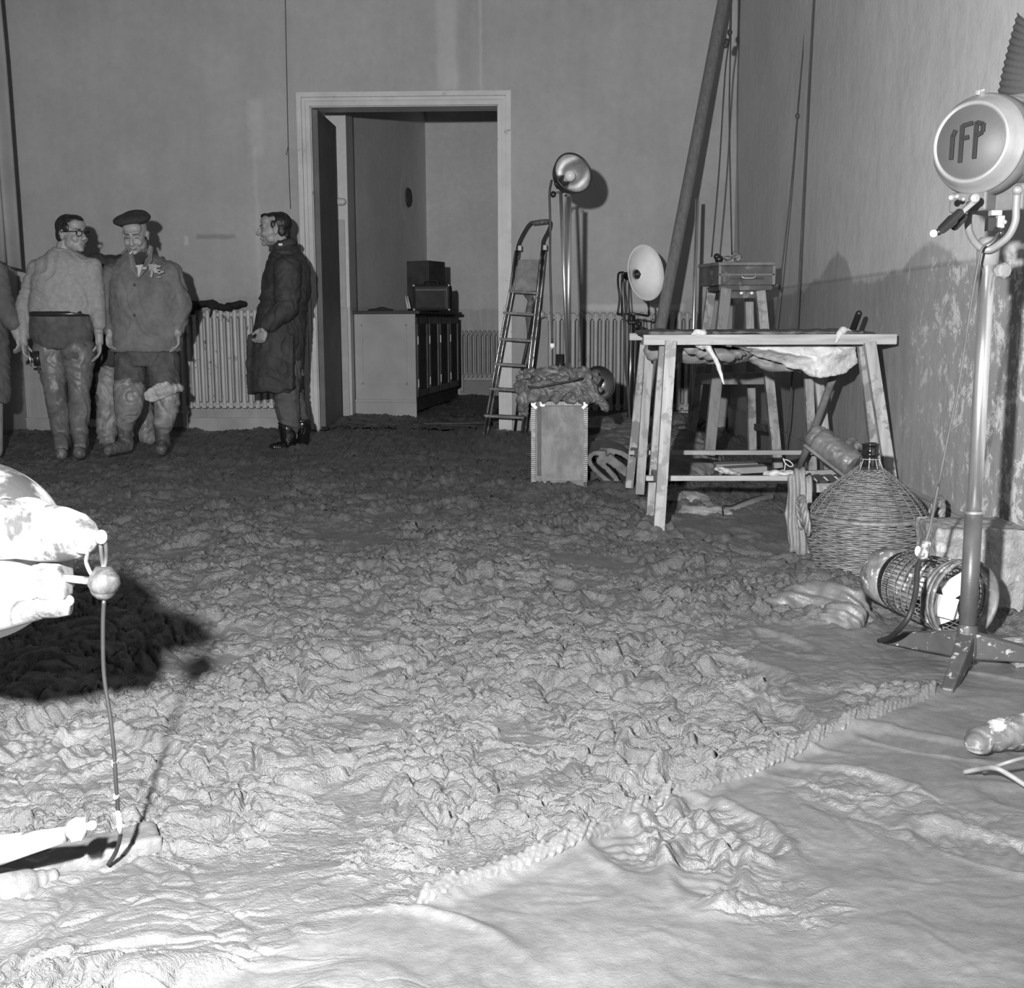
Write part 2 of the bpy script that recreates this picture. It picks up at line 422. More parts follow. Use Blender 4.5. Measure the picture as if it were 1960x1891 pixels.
# door casing of stepped mouldings, mitred round the opening
m_cas = M('casing_paint', .62, .45, vs=5, var=.12, dirt=(.38, 9, .66))
def casing(prof):
    g = G()
    for o0, o1, y0 in prof:     # band from o0 to o1 outside the opening, standing y0 proud of the wall
        xa, xb, za = DX0 - o1, DX1 + o1, DZ + o1; xi, xj, zi = DX0 - o0, DX1 + o0, DZ + o0
        for q in ([(xa, 0), (xi, 0), (xi, zi), (xa, za)], [(xj, 0), (xb, 0), (xb, za), (xj, zi)], [(xi, zi), (xj, zi), (xb, za), (xa, za)]):
            g.prism([(x, YB, z) for x, z in q], (0, -y0, 0))
    return g
put('trim_1', casing([(.0, .034, .028), (.034, .04, .016), (.04, .066, .03), (.066, .072, .018), (.072, .112, .044)]), m_cas, kind='structure')
put('trim_2', G().box((DX0 - .001, YB, 0), (DX0 + .006, YB + .25, DZ)).box((DX1 - .006, YB, 0), (DX1 + .001, YB + .25, DZ)).box((DX0, YB, DZ - .006), (DX1, YB + .25, DZ)), m_cas, kind='structure')
# left door leaf folded back into the inner room, seen along its face
m_leaf = M('door_leaf_paint', .15, .6, vs=4, var=.2)
g = G().obox((DX0 + .032, YB + .43, 1.39), (.024, 0, 0), (0, .41, 0), (0, 0, 1.37))
dl = put('door_1', g, m_leaf, bevel=.004, kind='structure')
# strip of wall past the leaf, and the narrow pale board leaning on it
q0 = at(647, 800, 11.35); q1 = at(671, 800, 11.35)
top = at(655, 420, 11.33).z
m_strip = M('pale_board_paint', .62, .5, var=.08)
put('trim_3', G().box((q0.x - .15, 11.36, 0), (q1.x + .02, 11.75, ZT)), m_room, kind='structure')
put('narrow_board', G().box((q0.x - .02, 11.335, .0), (q1.x - .005, 11.36, 1.08)).box((q0.x - .02, 11.335, 1.085), (q1.x - .012, 11.36, top)), M('narrow_board_grey', .5, .5, var=.1), bevel=.003,
    label='tall narrow pale board standing just behind the open door leaf', cat='board')
q = at(653, 386, 11.2)
k = thing('wall_knob', 'small rounded white porcelain fitting high up behind the door leaf', 'fitting', at(640, 386, 11.36))
put('stem', G().tube([at(640, 386, 11.25), at(650, 386, 11.25)], .034, 14), M('porcelain', .75, .25, var=.05), k, True)
put('rounded_end', G().cap(at(650, 386, 11.25), at(656, 386, 11.25), .036, .033, 16), M('porcelain', .75, .25), k, True)
# flue hole with soot rings on the inner left wall
q = at(797, 378, 14.0); d = (b_ - a).normalized(); nrm = V((d.y, -d.x, 0))
def onwall(y): return a + (b_ - a) * ((y - a.y) / (b_.y - a.y))
q = onwall(13.95) + V((0, 0, at(797, 378, 13.95).z))
put('flue_cover', G().lathe([(0, .012), (.07, .015), (.105, .02), (.115, .004), (.115, -.01)], q, nrm, 28), M('sooty_metal', .07, .7, vs=30, var=.6), smooth=True,
    label='dark oval soot-blackened flue cover high on the inner room wall', cat='vent')
put('trim_4', G().lathe([(.118, 0), (.14, .006), (.17, .004), (.2, .007), (.25, .004), (.29, .006), (.33, .0)], q, nrm, 40), m_room, smooth=True, kind='structure')

# ================================================================== MUD
def lineside(x, y): return (y - (1.97 + .91 * x)) * .74
def mud_mask(x, y):
    s = lineside(x, y) + .02 * pn(x * 9, y * 9)
    far = sstep(-.01, .05, s)
    sm = lambda cx, cy, rx, ry_, lo: 1 - (1 - lo) * sstep(1.25, .7, np.sqrt(((x - cx) / rx) ** 2 + ((y - cy) / ry_) ** 2) + .25 * pn(x * 5, y * 5))
    m = far * sm(.95, 3.25, .5, .34, .12) * sm(-1.15, 2.35, .35, .22, .5) * sm(.62, 2.75, .12, .3, .45) * sm(1.0, 5.3, .5, .45, .25) * sm(-.75, 1.75, .5, .2, .35)
    hi = lambda cx, cy, rx, ry_, v: v * sstep(1.2, .6, np.sqrt(((x - cx) / rx) ** 2 + ((y - cy) / ry_) ** 2) + .35 * pn(x * 6 + 5, y * 6))
    near = np.maximum.reduce([hi(.30, 2.02, .17, .16, .5), hi(.62, 2.22, .14, .14, .35), hi(.9, 2.05, .4, .1, .25), hi(-.75, 1.66, .3, .1, .5), hi(.36, 1.8, .12, .1, .4), hi(-.3, 1.5, .25, .1, .12)])
    return np.maximum(m, near * (1 - far))
_fp = np.random.RandomState(5)
PRINTS = [(_fp.uniform(-4, 1.3), _fp.uniform(1.9, 8.5), _fp.uniform(-.9, .9)) for _ in range(230)]
PRINTS += [(.34, 2.08, .5), (.28, 1.93, -.2), (1.0, 2.2, 1.2), (.8, 1.98, .9), (.85, 2.52, 1.1), (.6, 2.3, 1.0)]
def mud_height(x, y, hero=True):
    x = x.astype(float); y = y.astype(float)
    wx = .05 * fbm(x * 4.1, y * 4.1, 3) + .10 * pn(x * 1.7, y * 1.9); wy = .05 * fbm(x * 4.3 + 31, y * 4.3, 3) + .10 * pn(x * 1.6 + 9, y * 1.8)
    X = x + wx; Y = y + wy
    m = mud_mask(x, y)
    # slabs of trodden clay overlapping like scales
    f1, f2, i1 = worley(X * 5.2, Y * 6.6)
    e = sstep(0, .10, f2 - f1)
    a = (.55 * i1 + .55 * np.sqrt(np.clip(1.05 - f1 * f1, 0, 1))) * (.35 + .65 * e)
    f3, f4, i2 = worley(X * 12.5 + 4, Y * 15.5 + 3 + .4 * i1)
    c = (.5 * i2 + .5 * np.sqrt(np.clip(1.05 - f3 * f3, 0, 1))) * (.4 + .6 * sstep(0, .12, f4 - f3))
    # curled folds: gentle rise, sudden drop
    t = 5.5 * (Y + .5 * X * np.sign(pn(x * .8, y * .8))) + 1.6 * pn(X * 3.2, Y * 3.2) + .5 * pn(X * 9, Y * 9); fr = t - np.floor(t)
    fold = np.where(fr < .86, np.sqrt(fr / .86 + 1e-6), (1 - fr) / .14)
    t2 = 17 * (X * .5 + Y) + 2.2 * pn(X * 7, Y * 7 + 5); fr2 = t2 - np.floor(t2)
    fold2 = np.where(fr2 < .8, fr2 / .8, (1 - fr2) / .2)
    k1 = sstep(-.3, .4, pn(x * 1.9 + 3, y * 1.9)); k2 = sstep(-.1, .5, pn(x * 3.1, y * 3.1 + 8))
    rid = 1 - np.abs(pn(X * 9, Y * 11)) * 2.2
    f5, f6, i3 = worley(X * 27 + 9 + i2, Y * 33 + 1)
    d3 = .6 * i3 + .4 * np.sqrt(np.clip(1.05 - f5 * f5, 0, 1))
    cre = np.exp(-((f2 - f1) / .06) ** 2) * .7 + np.exp(-((f4 - f3) / .09) ** 2) * .5
    nar = 1 - np.abs(pn(X * 5.5 + 3, Y * 7.5)) * 2; nar = np.clip(nar, 0, 1) ** 6
    k3 = sstep(-.25, .3, pn(x * 2.7 + 40, y * 3.1)); c = c * (.25 + .85 * k3); d3 = d3 * (.1 + 1.1 * k3)
    h = .028 * a * (1 - .5 * k1) + .019 * c + .014 * fold * k1 + .008 * fold2 * k2 + .008 * d3 * sstep(-.3, .4, pn(x * 4, y * 4)) + .010 * rid - .008 * cre - .012 * nar + .006 * fbm(X * 26, Y * 30, 3) + .026 * fbm(x * 1.8, y * 1.8, 2)
    h = h - .026; pl = -.016 + .004 * pn(x * 3, y * 3); dl = h - pl; h = pl + np.where(dl > 0, dl, dl * .12) + .0025 * sstep(.006, -.004, dl)
    # smooth slurry
    big = .012 * pn(x * 2.1, y * 2.6) + .004 * pn(X * 5, Y * 7)
    sw = 3.1 * (y + .35 * x) + 1.1 * pn(x * 2.2, y * 2.2); fs = sw - np.floor(sw)
    big = big + .010 * np.exp(-((fs - .5) / .09) ** 2) * sstep(.0, .45, pn(x * 2.4 + 2, y * 2.4)) + .0016 * pn(X * 24, Y * 30)
    # boot prints: a sunken sole with a squeezed-up rim
    d = np.zeros_like(x)
    for cx, cy, an in PRINTS:
        n = (np.abs(x - cx) < .26) & (np.abs(y - cy) < .26)
        if not n.any(): continue
        dx = x[n] - cx; dy = y[n] - cy; ca, sa = math.cos(an), math.sin(an)
        u = (dx * ca + dy * sa) / .062; v = (-dx * sa + dy * ca) / .15; r = np.sqrt(u * u + v * v) + .12 * pn(dx * 14 + cx * 9, dy * 14)
        q = np.where(r < 1, -.016 * sstep(1, .72, r) + .002 * np.sin(v * 34) * (r < .8), 0) + .011 * np.exp(-((r - 1.13) / .16) ** 2)
        d[n] += q
    h = h * m + big * (1 - m) + d * np.clip(m + .35, 0, 1)
    # furrowed ridge pushed up along the sunken cable
    s = lineside(x, y); al = x * .74 + y * .67
    run = sstep(1.0, 1.1, al) * sstep(2.72, 2.62, al)
    h = h + run * (.010 * np.exp(-((s - .015) / .03) ** 2) - .004 * np.exp(-((s + .035) / .02) ** 2)) - .5 * run * np.exp(-(s / .03) ** 2) * (h * m)
    return h
def mudpatch(name, yr, xr, nx, ny, label, kind, z=0.0, powr=1.0, edge=None):
    s = np.linspace(0, 1, ny); iy = 1 / yr[0] + (1 / yr[1] - 1 / yr[0]) * s ** powr; ys = 1 / iy
    u = np.linspace(0, 1, nx); Yg = np.repeat(ys[:, None], nx, 1)
    lo = np.maximum(xr[0](ys) if callable(xr[0]) else xr[0], -.56 * ys - .5); hi = np.minimum(xr[1](ys) if callable(xr[1]) else xr[1], .50 * ys + .45)
    Xg = lo[:, None] + (hi - lo)[:, None] * u[None, :]
    Zg = mud_height(Xg.ravel(), Yg.ravel()).reshape(Xg.shape) + z
    if edge: Zg = Zg + edge(Xg, Yg)
    n = nx * ny; co = np.stack([Xg.ravel(), Yg.ravel(), Zg.ravel()], 1)
    i = (np.arange(ny - 1)[:, None] * nx + np.arange(nx - 1)[None, :]).ravel()
    q = np.stack([i, i + 1, i + nx + 1, i + nx], 1).astype(np.int32)
    me = bpy.data.meshes.new(name); me.vertices.add(n); me.vertices.foreach_set('co', co.ravel().astype(np.float32))
    me.loops.add(q.size); me.loops.foreach_set('vertex_index', q.ravel()); me.polygons.add(len(q))
    me.polygons.foreach_set('loop_start', (np.arange(len(q)) * 4).astype(np.int32)); me.polygons.foreach_set('loop_total', np.full(len(q), 4, np.int32))
    me.polygons.foreach_set('use_smooth', np.ones(len(q), bool)); me.update(); me.validate()
    ca = me.attributes.new('churn', 'FLOAT', 'POINT'); ca.data.foreach_set('value', mud_mask(Xg.ravel(), Yg.ravel()).astype(np.float32))
    o = bpy.data.objects.new(name, me); COL.objects.link(o); me.materials.append(m_mud)
    return tagit(o, label, 'mud', None, kind)
def mudmat():
    m = bpy.data.materials.new('wet_mud'); nt, b = nodes(m); p = pos(nt)
    n1 = noise(nt, p, 5, 5, .6, .5); n2 = noise(nt, p, 42, 4, .6)
    v = mrange(nt, n1, .3, .7, .12, .18, False); v = math_(nt, 'MULTIPLY', v, mrange(nt, n2, .3, .7, .9, 1.1, False))
    grey(nt, b, v)
    ln(nt, mrange(nt, noise(nt, p, 11, 4, .6), .35, .65, .22, .46, False), b.inputs['Roughness'])
    b.inputs['Specular IOR Level'].default_value = .7
    at_ = NN(nt, 'ShaderNodeAttribute', attribute_name='churn'); ch = at_.outputs['Fac']
    r1 = math_(nt, 'ABSOLUTE', math_(nt, 'SUBTRACT', noise(nt, pos(nt, (1, 1.5, 1)), 24, 5, .65, 1.3), .5))
    r2 = math_(nt, 'ABSOLUTE', math_(nt, 'SUBTRACT', noise(nt, pos(nt, (1, 1.3, 1)), 75, 4, .6, 1.0), .5))
    rr = math_(nt, 'ADD', math_(nt, 'MULTIPLY', r1, -2.6), math_(nt, 'MULTIPLY', r2, -1.1))
    h = math_(nt, 'ADD', math_(nt, 'MULTIPLY', noise(nt, p, 60, 5, .7, 1.2), .6), math_(nt, 'MULTIPLY', noise(nt, p, 260, 3, .6), .3))
    h = math_(nt, 'ADD', math_(nt, 'MULTIPLY', h, mrange(nt, ch, 0, 1, .45, 1)), math_(nt, 'MULTIPLY', rr, ch))
    bumpn(nt, b, h, .8, .009)
    return m
m_mud = mudmat()
MUD = mudpatch('mud', (1.15, YB - .03), (XL + .01, XR - .024), 900, 1000, 'churned wet grey mud trodden all over the floor of the hall', 'stuff', powr=.92)
def e2(x, y): return np.where(y < 10.45, 0, .03)
mudpatch('mud_beyond_doorway', (YB - .03, 14.68), (lambda y: np.where(y < YB + .26, DX0 + .01, -2.32 + (y - YB - .25) * .171 + .01), lambda y: np.where(y < YB + .26, DX1 - .01, 1.48)), 260, 110, 'dark churned mud on the floor beyond the doorway', 'stuff', z=.012)
mudpatch('mud_underfoot', (.35, 1.16), (-2, 2), 160, 60, 'smooth wet mud right under the camera', 'stuff')
def mz(x, y): return float(mud_height(np.array([x]), np.array([y]))[0])

# ================================================================== RADIATORS
def radiator(name, x0, x1, y, z0, z1, pitch, label, m, depth=.10, cols=2):
    n = max(3, int(round((x1 - x0) / pitch))); pitch = (x1 - x0) / n
    t = thing(name, label, 'radiator', ((x0 + x1) / 2, y + depth / 2, z0))
    g = G(); cx = x0 + pitch / 2; r = pitch * .23
    for k in range(cols):
        yy = y + r + (depth - 2 * r) * k / (cols - 1)
        for dx in (-1, 1) if pitch > .07 else (0,):
            rr = r if pitch > .07 else pitch * .30
            g.cap((cx + dx * pitch * .22, yy, z0 + .05 + rr), (cx + dx * pitch * .22, yy, z1 - rr), rr, rr, 8)
    for zz in (z0 + .055, z1 - .045):
        g.tube([(cx - pitch * .5, y + depth / 2, zz), (cx - pitch * .3, y + depth / 2, zz), (cx + pitch * .3, y + depth / 2, zz), (cx + pitch * .5, y + depth / 2, zz)], [.018, .026, .026, .018], 10)
        g.obox((cx, y + depth / 2, zz), (pitch * .30, 0, 0), (0, depth * .47, 0), (0, 0, .028))
    s = put('section', g, m, t, True, sharp=50)
    for i in range(1, n): linkcopy(s, t, (i * pitch, 0, 0))
    for xx in (x0 + pitch * .5, x1 - pitch * .5):
        put('foot', G().box((xx - .018, y + .01, z0 - (.15 if z0 > .1 else .02)), (xx + .018, y + .05, z0 + .03)).box((xx - .03, y, z0 - .02), (xx + .03, y + .06, z0)), m, t, bevel=.004)
    return t
m_rad = M('radiator_paint', .52, .42, vs=4, var=.15, dirt=(.2, 10, .64), stretch=(3, 3, 1))
m_rad2 = M('radiator_paint_grey', .40, .42, vs=5, var=.2, dirt=(.2, 12, .66), stretch=(3, 3, 1))
l = at(338, 600, 10.05); r_ = at(546, 600, 10.05)
radiator('radiator', l.x, r_.x, 10.04, at(440, 787, 10.04).z, at(440, 592, 10.04).z, .0586, 'pale column radiator under the wall between the beret man and the overcoat man', m_rad)
l = at(1046, 600, 10.05); r_ = at(1338, 600, 10.05)
rad2 = radiator('radiator', l.x, r_.x, 10.04, at(1200, 791, 10.04).z, at(1200, 597, 10.04).z, .0645, 'long grey column radiator behind the floodlights and trestles', m_rad2)
l = at(879, 640, 14.55); r_ = at(985, 640, 14.55)
radiator('radiator', l.x, r_.x, 14.52, at(920, 727, 14.52).z, at(920, 632, 14.52).z, .056, 'low radiator in the inner room beside the cupboard', m_rad2)
put('trim_5', G().box((at(880, 700, 14.5).x, 14.60, .0), (1.5, 14.7, at(900, 726, 14.5).z - .02)), m_skirt, kind='structure')
# rusty supply pipe and valve left of the long radiator
t = thing('radiator_pipe', 'rust-stained heating pipe with round valve behind the stepladder', 'pipe', at(1008, 830, 10.08))
pp = spline([at(1007, 835, 10.08), at(1006, 760, 10.1), at(1014, 690, 10.1), at(1015, 640, 10.12), at(1012, 600, 10.1), at(1016, 575, 10.13), at(1008, 562, 10.18)])
put('pipe', G().tube(pp, .03, 10), M('rusty_pipe', .16, .7, vs=25, var=.6, dirt=(.3, 22, .55)), t, True)
put('valve_wheel', G().lathe([(0, .02), (.02, .022), (.033, .012), (.034, -.01), (0, -.015)], at(1036, 602, 10.02), (.2, -1, 0), 16).tube([at(1018, 604, 10.08), at(1036, 603, 10.04), at(1052, 606, 10.06)], .014, 8), M('valve_metal', .55, .35, metal=.5), t, True)
# ================================================================== OBJECTS
chrome = M('chrome', .85, .30, metal=.92, var=.1, bump=.05, bs=30)
chrome_d = M('muddy_chrome', .75, .34, metal=1., var=.3, dirt=(.25, 14, .56), bump=.1)
steel = M('dull_steel', .45, .4, metal=.85, var=.25, bump=.15)
blackm = M('black_enamel', .02, .3, var=.3, bump=.05)
black_rub = M('black_rubber', .025, .55, var=.4)
dark_met = M('dark_lamp_shell', .05, .35, metal=.4, var=.4)
inner_met = M('dull_reflector', .42, .3, metal=.8, var=.5, vs=5)
white_en = M('white_enamel', .92, .3, var=.06, vs=12, dirt=(.7, 18, .68))
cord_m = M('grey_cord', .09, .6, var=.3)
cord_d = M('dark_cord', .06, .6, var=.3)
wood = M('pale_timber', .36, .75, vs=4, var=.28, stretch=(9, 9, .8), bump=.3, bs=20, dirt=(.2, 7, .54))
woodx = M('pale_timber_beam', .36, .75, vs=4, var=.26, stretch=(.8, 9, 9), bump=.3, bs=20, dirt=(.3, 7, .60))
wood_m = M('muddy_timber', .22, .75, vs=5, var=.35, stretch=(6, 6, 1), bump=.4, bs=25, dirt=(.2, 9, .5))
wood_d = M('dark_timber', .09, .7, vs=8, var=.45, bump=.35, bs=30, dirt=(.17, 12, .6))
mudcloth = M('mud_soaked_cloth', .15, .42, vs=18, var=.45, bump=.7, bs=45, dist=.01)
mudcloth_l = M('grey_muddy_cloth', .21, .55, vs=10, var=.3, bump=.5, bs=50)
plaster = M('white_plaster', .62, .6, vs=8, var=.18, bump=.6, bs=30, dirt=(.42, 10, .58), dist=.01)
def sheet(poly3, d, name, m, parent=None, **k): return put(name, G().prism(poly3, d), m, parent, **k)

# ---- inner room furniture
ang = math.radians(6.6); cx_, cy_ = at(797, 780, 11.45).x, 11.45
dy_ = V((math.sin(ang), math.cos(ang), 0)); dx_ = V((math.cos(ang), -math.sin(ang), 0)); UZ = V((0, 0, 1))
c0 = V((cx_, cy_, 0)); W_ = .62; L_ = 2.15; zt = at(797, 597, 11.45).z
cab = thing('cupboard', 'long low painted cupboard with grey end panel and dark panelled doors', 'cupboard', c0 - dx_ * W_ / 2 + dy_ * L_ / 2)
def cb(u0, u1, v0, v1, z0, z1):   # u across to the left (negative) from the corner, v away
    a_ = c0 + dx_ * (u0 + u1) / 2 + dy_ * (v0 + v1) / 2 + UZ * (z0 + z1) / 2
    return a_, dx_ * abs(u1 - u0) / 2, dy_ * abs(v1 - v0) / 2, UZ * (z1 - z0) / 2
m_cabg = M('cupboard_grey', .46, .5, vs=3, var=.12, dirt=(.15, 7, .7)); m_cabd = M('cupboard_dark', .055, .8, vs=10, var=.5); m_cabt = M('cupboard_top_dark', .05, .5)
put('end_panel', G().obox(*cb(-W_, 0, 0, .03, .0, zt - .02)), m_cabg, cab)
put('panel_moulding', G().obox(*cb(-W_ + .07, -W_ + .085, -.008, 0, .33, zt - .12)).obox(*cb(-.10, -.085, -.008, 0, .33, zt - .12)).obox(*cb(-W_ + .07, -.085, -.008, 0, .33, .345)).obox(*cb(-W_ + .07, -.085, -.008, 0, zt - .135, zt - .12)), m_cabg, cab)
put('plinth', G().obox(*cb(-W_ - .005, .005, -.012, .02, .0, .15)).obox(*cb(-W_ - .005, .005, -.018, .02, .15, .18)), m_cabg, cab, bevel=.004)
put('carcass', G().obox(*cb(-W_, -.03, .03, L_, .05, zt - .02)), m_cabd, cab)
put('top', G().obox(*cb(-W_ - .02, .05, -.03, L_ + .03, zt - .02, zt + .012)), m_cabt, cab, bevel=.004)
for i in range(4):
    v0 = .05 + i * L_ / 4; v1 = v0 + L_ / 4 - .03
    d = put('door', G().obox(*cb(-.03, .0, v0, v1, .2, zt - .05)), m_cabd, cab)
    put('door_frame', G().obox(*cb(0, .014, v0, v0 + .07, .2, zt - .05)).obox(*cb(0, .014, v1 - .07, v1, .2, zt - .05)).obox(*cb(0, .014, v0, v1, .2, .27)).obox(*cb(0, .014, v0, v1, zt - .12, zt - .05)), M('door_frame_grey', .12, .7) if i < 1 else M('door_frame_light', .2, .7), d, bevel=.003)
    put('hinge', G().obox(*cb(.012, .024, v0 - .01, v0 + .01, zt - .32, zt - .24)).obox(*cb(.012, .024, v0 - .01, v0 + .01, .3, .38)), steel, d)
bxo = c0 + dy_ * .85 - dx_ * .42
g = G().obox(bxo + UZ * (zt + .2 + .012), (dx_ * .94 + dy_ * .34) * .135 * 1.0, (dy_ * .94 - dx_ * .34) * .25, UZ * .2)
ta = at(778, 500, 12.1); tb = at(820, 498, 11.95); tc = at(852, 505, 12.3)
zz = ta.z; tb = V((tb.x, tb.y, zz)); tc = V((tc.x, tc.y, zz)); td = ta + (tc - tb); td.z = zz
put('dark_box', G().prism([V((p.x, p.y, zt + .012)) for p in (ta, tb, tc, td)], UZ * (zz - zt - .012)), M('dark_box_paint', .07, .6, var=.3), bevel=.006, label='tall dark square box at the back of the cupboard top', cat='box')
# the case with metal corners
k0 = at(791, 592, 11.72); k1 = at(852, 592, 11.66); kt = at(820, 544, 11.7).z; kw = k1.x - k0.x; kd = .26
case = thing('carrying_case', 'black portable case with metal corners and handle standing on the cupboard', 'case', V(((k0.x + k1.x) / 2, 11.8, zt + .012)))
zc0 = zt + .012; m_case = M('case_leather', .03, .6, var=.3, coat=0)
put('body', G().box((k0.x, 11.68, zc0), (k1.x + .05, 11.68 + kd, kt)), m_case, case, bevel=.03)
put('front_panel', G().box((k0.x + .03, 11.672, zc0 + .03), (k1.x - .01, 11.69, kt - .07)), M('case_front', .06, .9, var=.3), case, bevel=.004)
put('trim_strip', G().box((k0.x + .03, 11.668, kt - .06), (k1.x + .02, 11.685, kt - .054)).box((k1.x + .017, 11.668, zc0 + .02), (k1.x + .021, 11.685, kt - .03)), M('case_trim', .2, .5), case)
for x_, z_ in ((k0.x + .012, kt - .012), (k1.x + .038, kt - .012), (k0.x + .012, zc0 + .012), (k1.x + .038, zc0 + .012)):
    put('corner_cap', G().ell((x_, 11.69, z_), (.018, .018, .018)), chrome, case, True)
put('handle', G().tube(spline([(k0.x + .1, 11.78, kt - .01), (k0.x + .12, 11.78, kt + .03), (k1.x - .1, 11.78, kt + .035), (k1.x - .07, 11.78, kt - .01)]), .008, 8), m_case, case, True)
for i, px in enumerate((776, 780)):
    put('paper_tube', G().tube([at(px + 5, 591, 11.62), at(px, 567, 11.66)], .009, 8), M('paper_white', .7, .6), smooth=True, label='thin white tube leaning on the dark box, %s of the pair' % ('left' if i == 0 else 'right'), cat='tube', group='white tubes on the cupboard')
put('folded_rag', solid(G().ell(c0 + dy_ * .12 - dx_ * .38 + UZ * (zt + .02), (.14, .06, .02)).ell(c0 + dy_ * .1 - dx_ * .36 + UZ * (zt + .03), (.06, .05, .022)), .01, 2), M('dark_rag', .04, .8), label='small flat dark rag lying on the front of the cupboard top', cat='rag')

# ---- dark cloth on the left radiator
g = G(); q = at(420, 583, 10.07)
for i in range(9):
    p = at(372 + i * 11, 586 - 4 * math.sin(i * .9), 10.05 - .02 * (i % 2)); g.ell(p + V((0, .03, .006)), (.05, .09, .028 + .012 * (i % 3 == 0)))
g.limb([at(398, 582, 9.98), at(407, 590, 9.96), at(402, 606, 9.97)], [.02, .018, .008]).limb([at(372, 585, 9.98), at(368, 600, 9.98)], [.02, .02])
put('dark_cloth', solid(g, .009, 3, folds(.008)), M('black_cloth', .02, .9, var=.4), label='crumpled black cloth draped over the top of the left radiator', cat='cloth')

# ---- stepladder
YL = 9.72
lad = thing('stepladder', 'narrow metal stepladder with hoop handrail standing by the doorway', 'ladder', at(965, 833, YL) * 1.0)
def L3(px, py, dy=0): return at(px, py, YL + (836 - py) * .0006 + dy)
for side, pts in (('l', [(929, 830), (958, 668), (980, 552), (990, 480)]), ('r', [(1001, 838), (1019, 671), (1033, 552), (1040, 480)])):
    g = G()
    for o in (-3.6, 3.6): g.tube([L3(x + o, y) for x, y in pts], .0085, 8)
    put('rail', g, chrome_d, lad, True)
    put('rail_web', G().tube([L3(x, y, .012) for x, y in pts], .012, 6), dark_met, lad, True)
hp = [(990, 480), (993, 466), (1003, 445), (1014, 429), (1025, 425), (1050, 423), (1053, 432), (1048, 445), (1040, 461), (1038, 480)]
put('hoop', G().tube(spline([L3(x, y) for x, y in hp], 5), .014, 10), dark_met, lad, True)
put('hoop_grip', G().tube([L3(1020, 427, -.01), L3(1048, 424, -.01)], .019, 10), M('grip', .15, .6, var=.6, vs=40), lad, True)
for x, y in ((995, 475), (1043, 474)): put('clamp', G().obox(L3(x, y, -.01), (.018, 0, 0), (0, .02, 0), (0, 0, .024)), blackm, lad, bevel=.004)
m_tread = M('ladder_tread', .17, .55, var=.4, dirt=(.28, 16, .6))
for x0, x1, y in ((975, 1032, 559), (963, 1022, 600), (956, 1017, 650), (945, 1008, 698), (936, 1001, 745), (927, 1003, 797)):
    a_ = L3(x0, y - 1.5); c_ = L3(x1, y + 2.5)
    put('tread', G().obox((a_ + c_) / 2 + V((0, .03, 0)), (c_ - a_) / 2, (0, .055, 0), (0, 0, .011)), m_tread, lad, bevel=.003)
put('platform', G().prism([L3(993, 497, .01), L3(1032, 497, .01), L3(1026, 557, .0), L3(976, 559, .0)], (0, .018, 0)), M('platform_board', .22, .6, vs=7, var=.6), lad, bevel=.003)
for pts in ([(985, 828), (1000, 700), (1030, 560)], [(1010, 812), (1030, 640), (1040, 500)]):
    put('rear_leg', G().tube([at(x, y, 10.12 - (836 - y) * .0006) for x, y in pts], .012, 8), dark_met, lad, True)

# ---- studded trunk
YT = 6.62
a_ = at(1017, 928, YT); b2 = at(1124, 928, YT); zt_ = at(1070, 768, YT).z; zb = mz(.05, YT) - .02
trunk = thing('trunk', 'upright grey travelling trunk with studded edges and bright metal corners', 'trunk', ((a_.x + b2.x) / 2, YT + .2, 0))
X0, X1 = a_.x, b2.x
put('body', G().box((X0, YT, zb), (X1, YT + .42, zt_)), M('trunk_canvas', .2, .7, vs=4, var=.3, stretch=(3, 3, .8), dirt=(.2, 8, .62)), trunk, bevel=.006)
put('front_board', G().box((X0 + .028, YT - .006, zb + .04), (X1 - .022, YT + .01, zt_ - .028)), M('trunk_front', .2, .6, vs=9, var=.45, stretch=(1.5, 1, .7), dirt=(.12, 6, .60), soft=.12), trunk, bevel=.002)
put('batten', G().box((X0 + .034, YT - .009, zb + .07), (X0 + .058, YT, zt_ - .03)), M('trunk_batten', .1, .7, var=.3), trunk, bevel=.002)
g = G(); n = 38
for i in range(n):
    z = zb + .04 + (zt_ - zb - .08) * i / (n - 1)
    for x_ in (X0 + .011, X1 - .011): g.obox((x_, YT - .003, z), (.012, 0, 0), (0, .005, 0), (0, 0, .0032))
for i in range(24):
    x_ = X0 + .05 + (X1 - X0 - .09) * i / 23; g.obox((x_, YT - .003, zt_ - .013), (.0035, 0, 0), (0, .005, 0), (0, 0, .010))
put('edge_studs', g, M('studs', .3, .5, metal=.3, var=.5, vs=30), trunk, kind='stuff')
put('edge_strip', G().box((X0, YT - .002, zb), (X0 + .024, YT + .01, zt_)).box((X1 - .022, YT - .002, zb), (X1, YT + .01, zt_)).box((X0, YT - .002, zt_ - .026), (X1, YT + .01, zt_)), M('trunk_edge', .04, .5), trunk)
for x_, s_ in ((X0, 1), (X1, -1)):
    put('corner_plate', G().prism([(x_ - s_ * .001, YT - .009, zt_ + .001), (x_ + s_ * .03, YT - .009, zt_ + .001), (x_ + s_ * .022, YT - .009, zt_ - .02), (x_ + s_ * .036, YT - .009, zt_ - .034), (x_ + s_ * .026, YT - .009, zt_ - .046), (x_ + s_ * .008, YT - .009, zt_ - .03), (x_ - s_ * .001, YT - .009, zt_ - .022)], (0, .01, 0)), M('bright_plate', .95, .35, var=.05), trunk)
put('lid_clip', G().box((X0 + .052, YT - .01, zt_ - .03), (X0 + .078, YT, zt_ + .001)), M('bright_plate', .95, .35), trunk, bevel=.002)

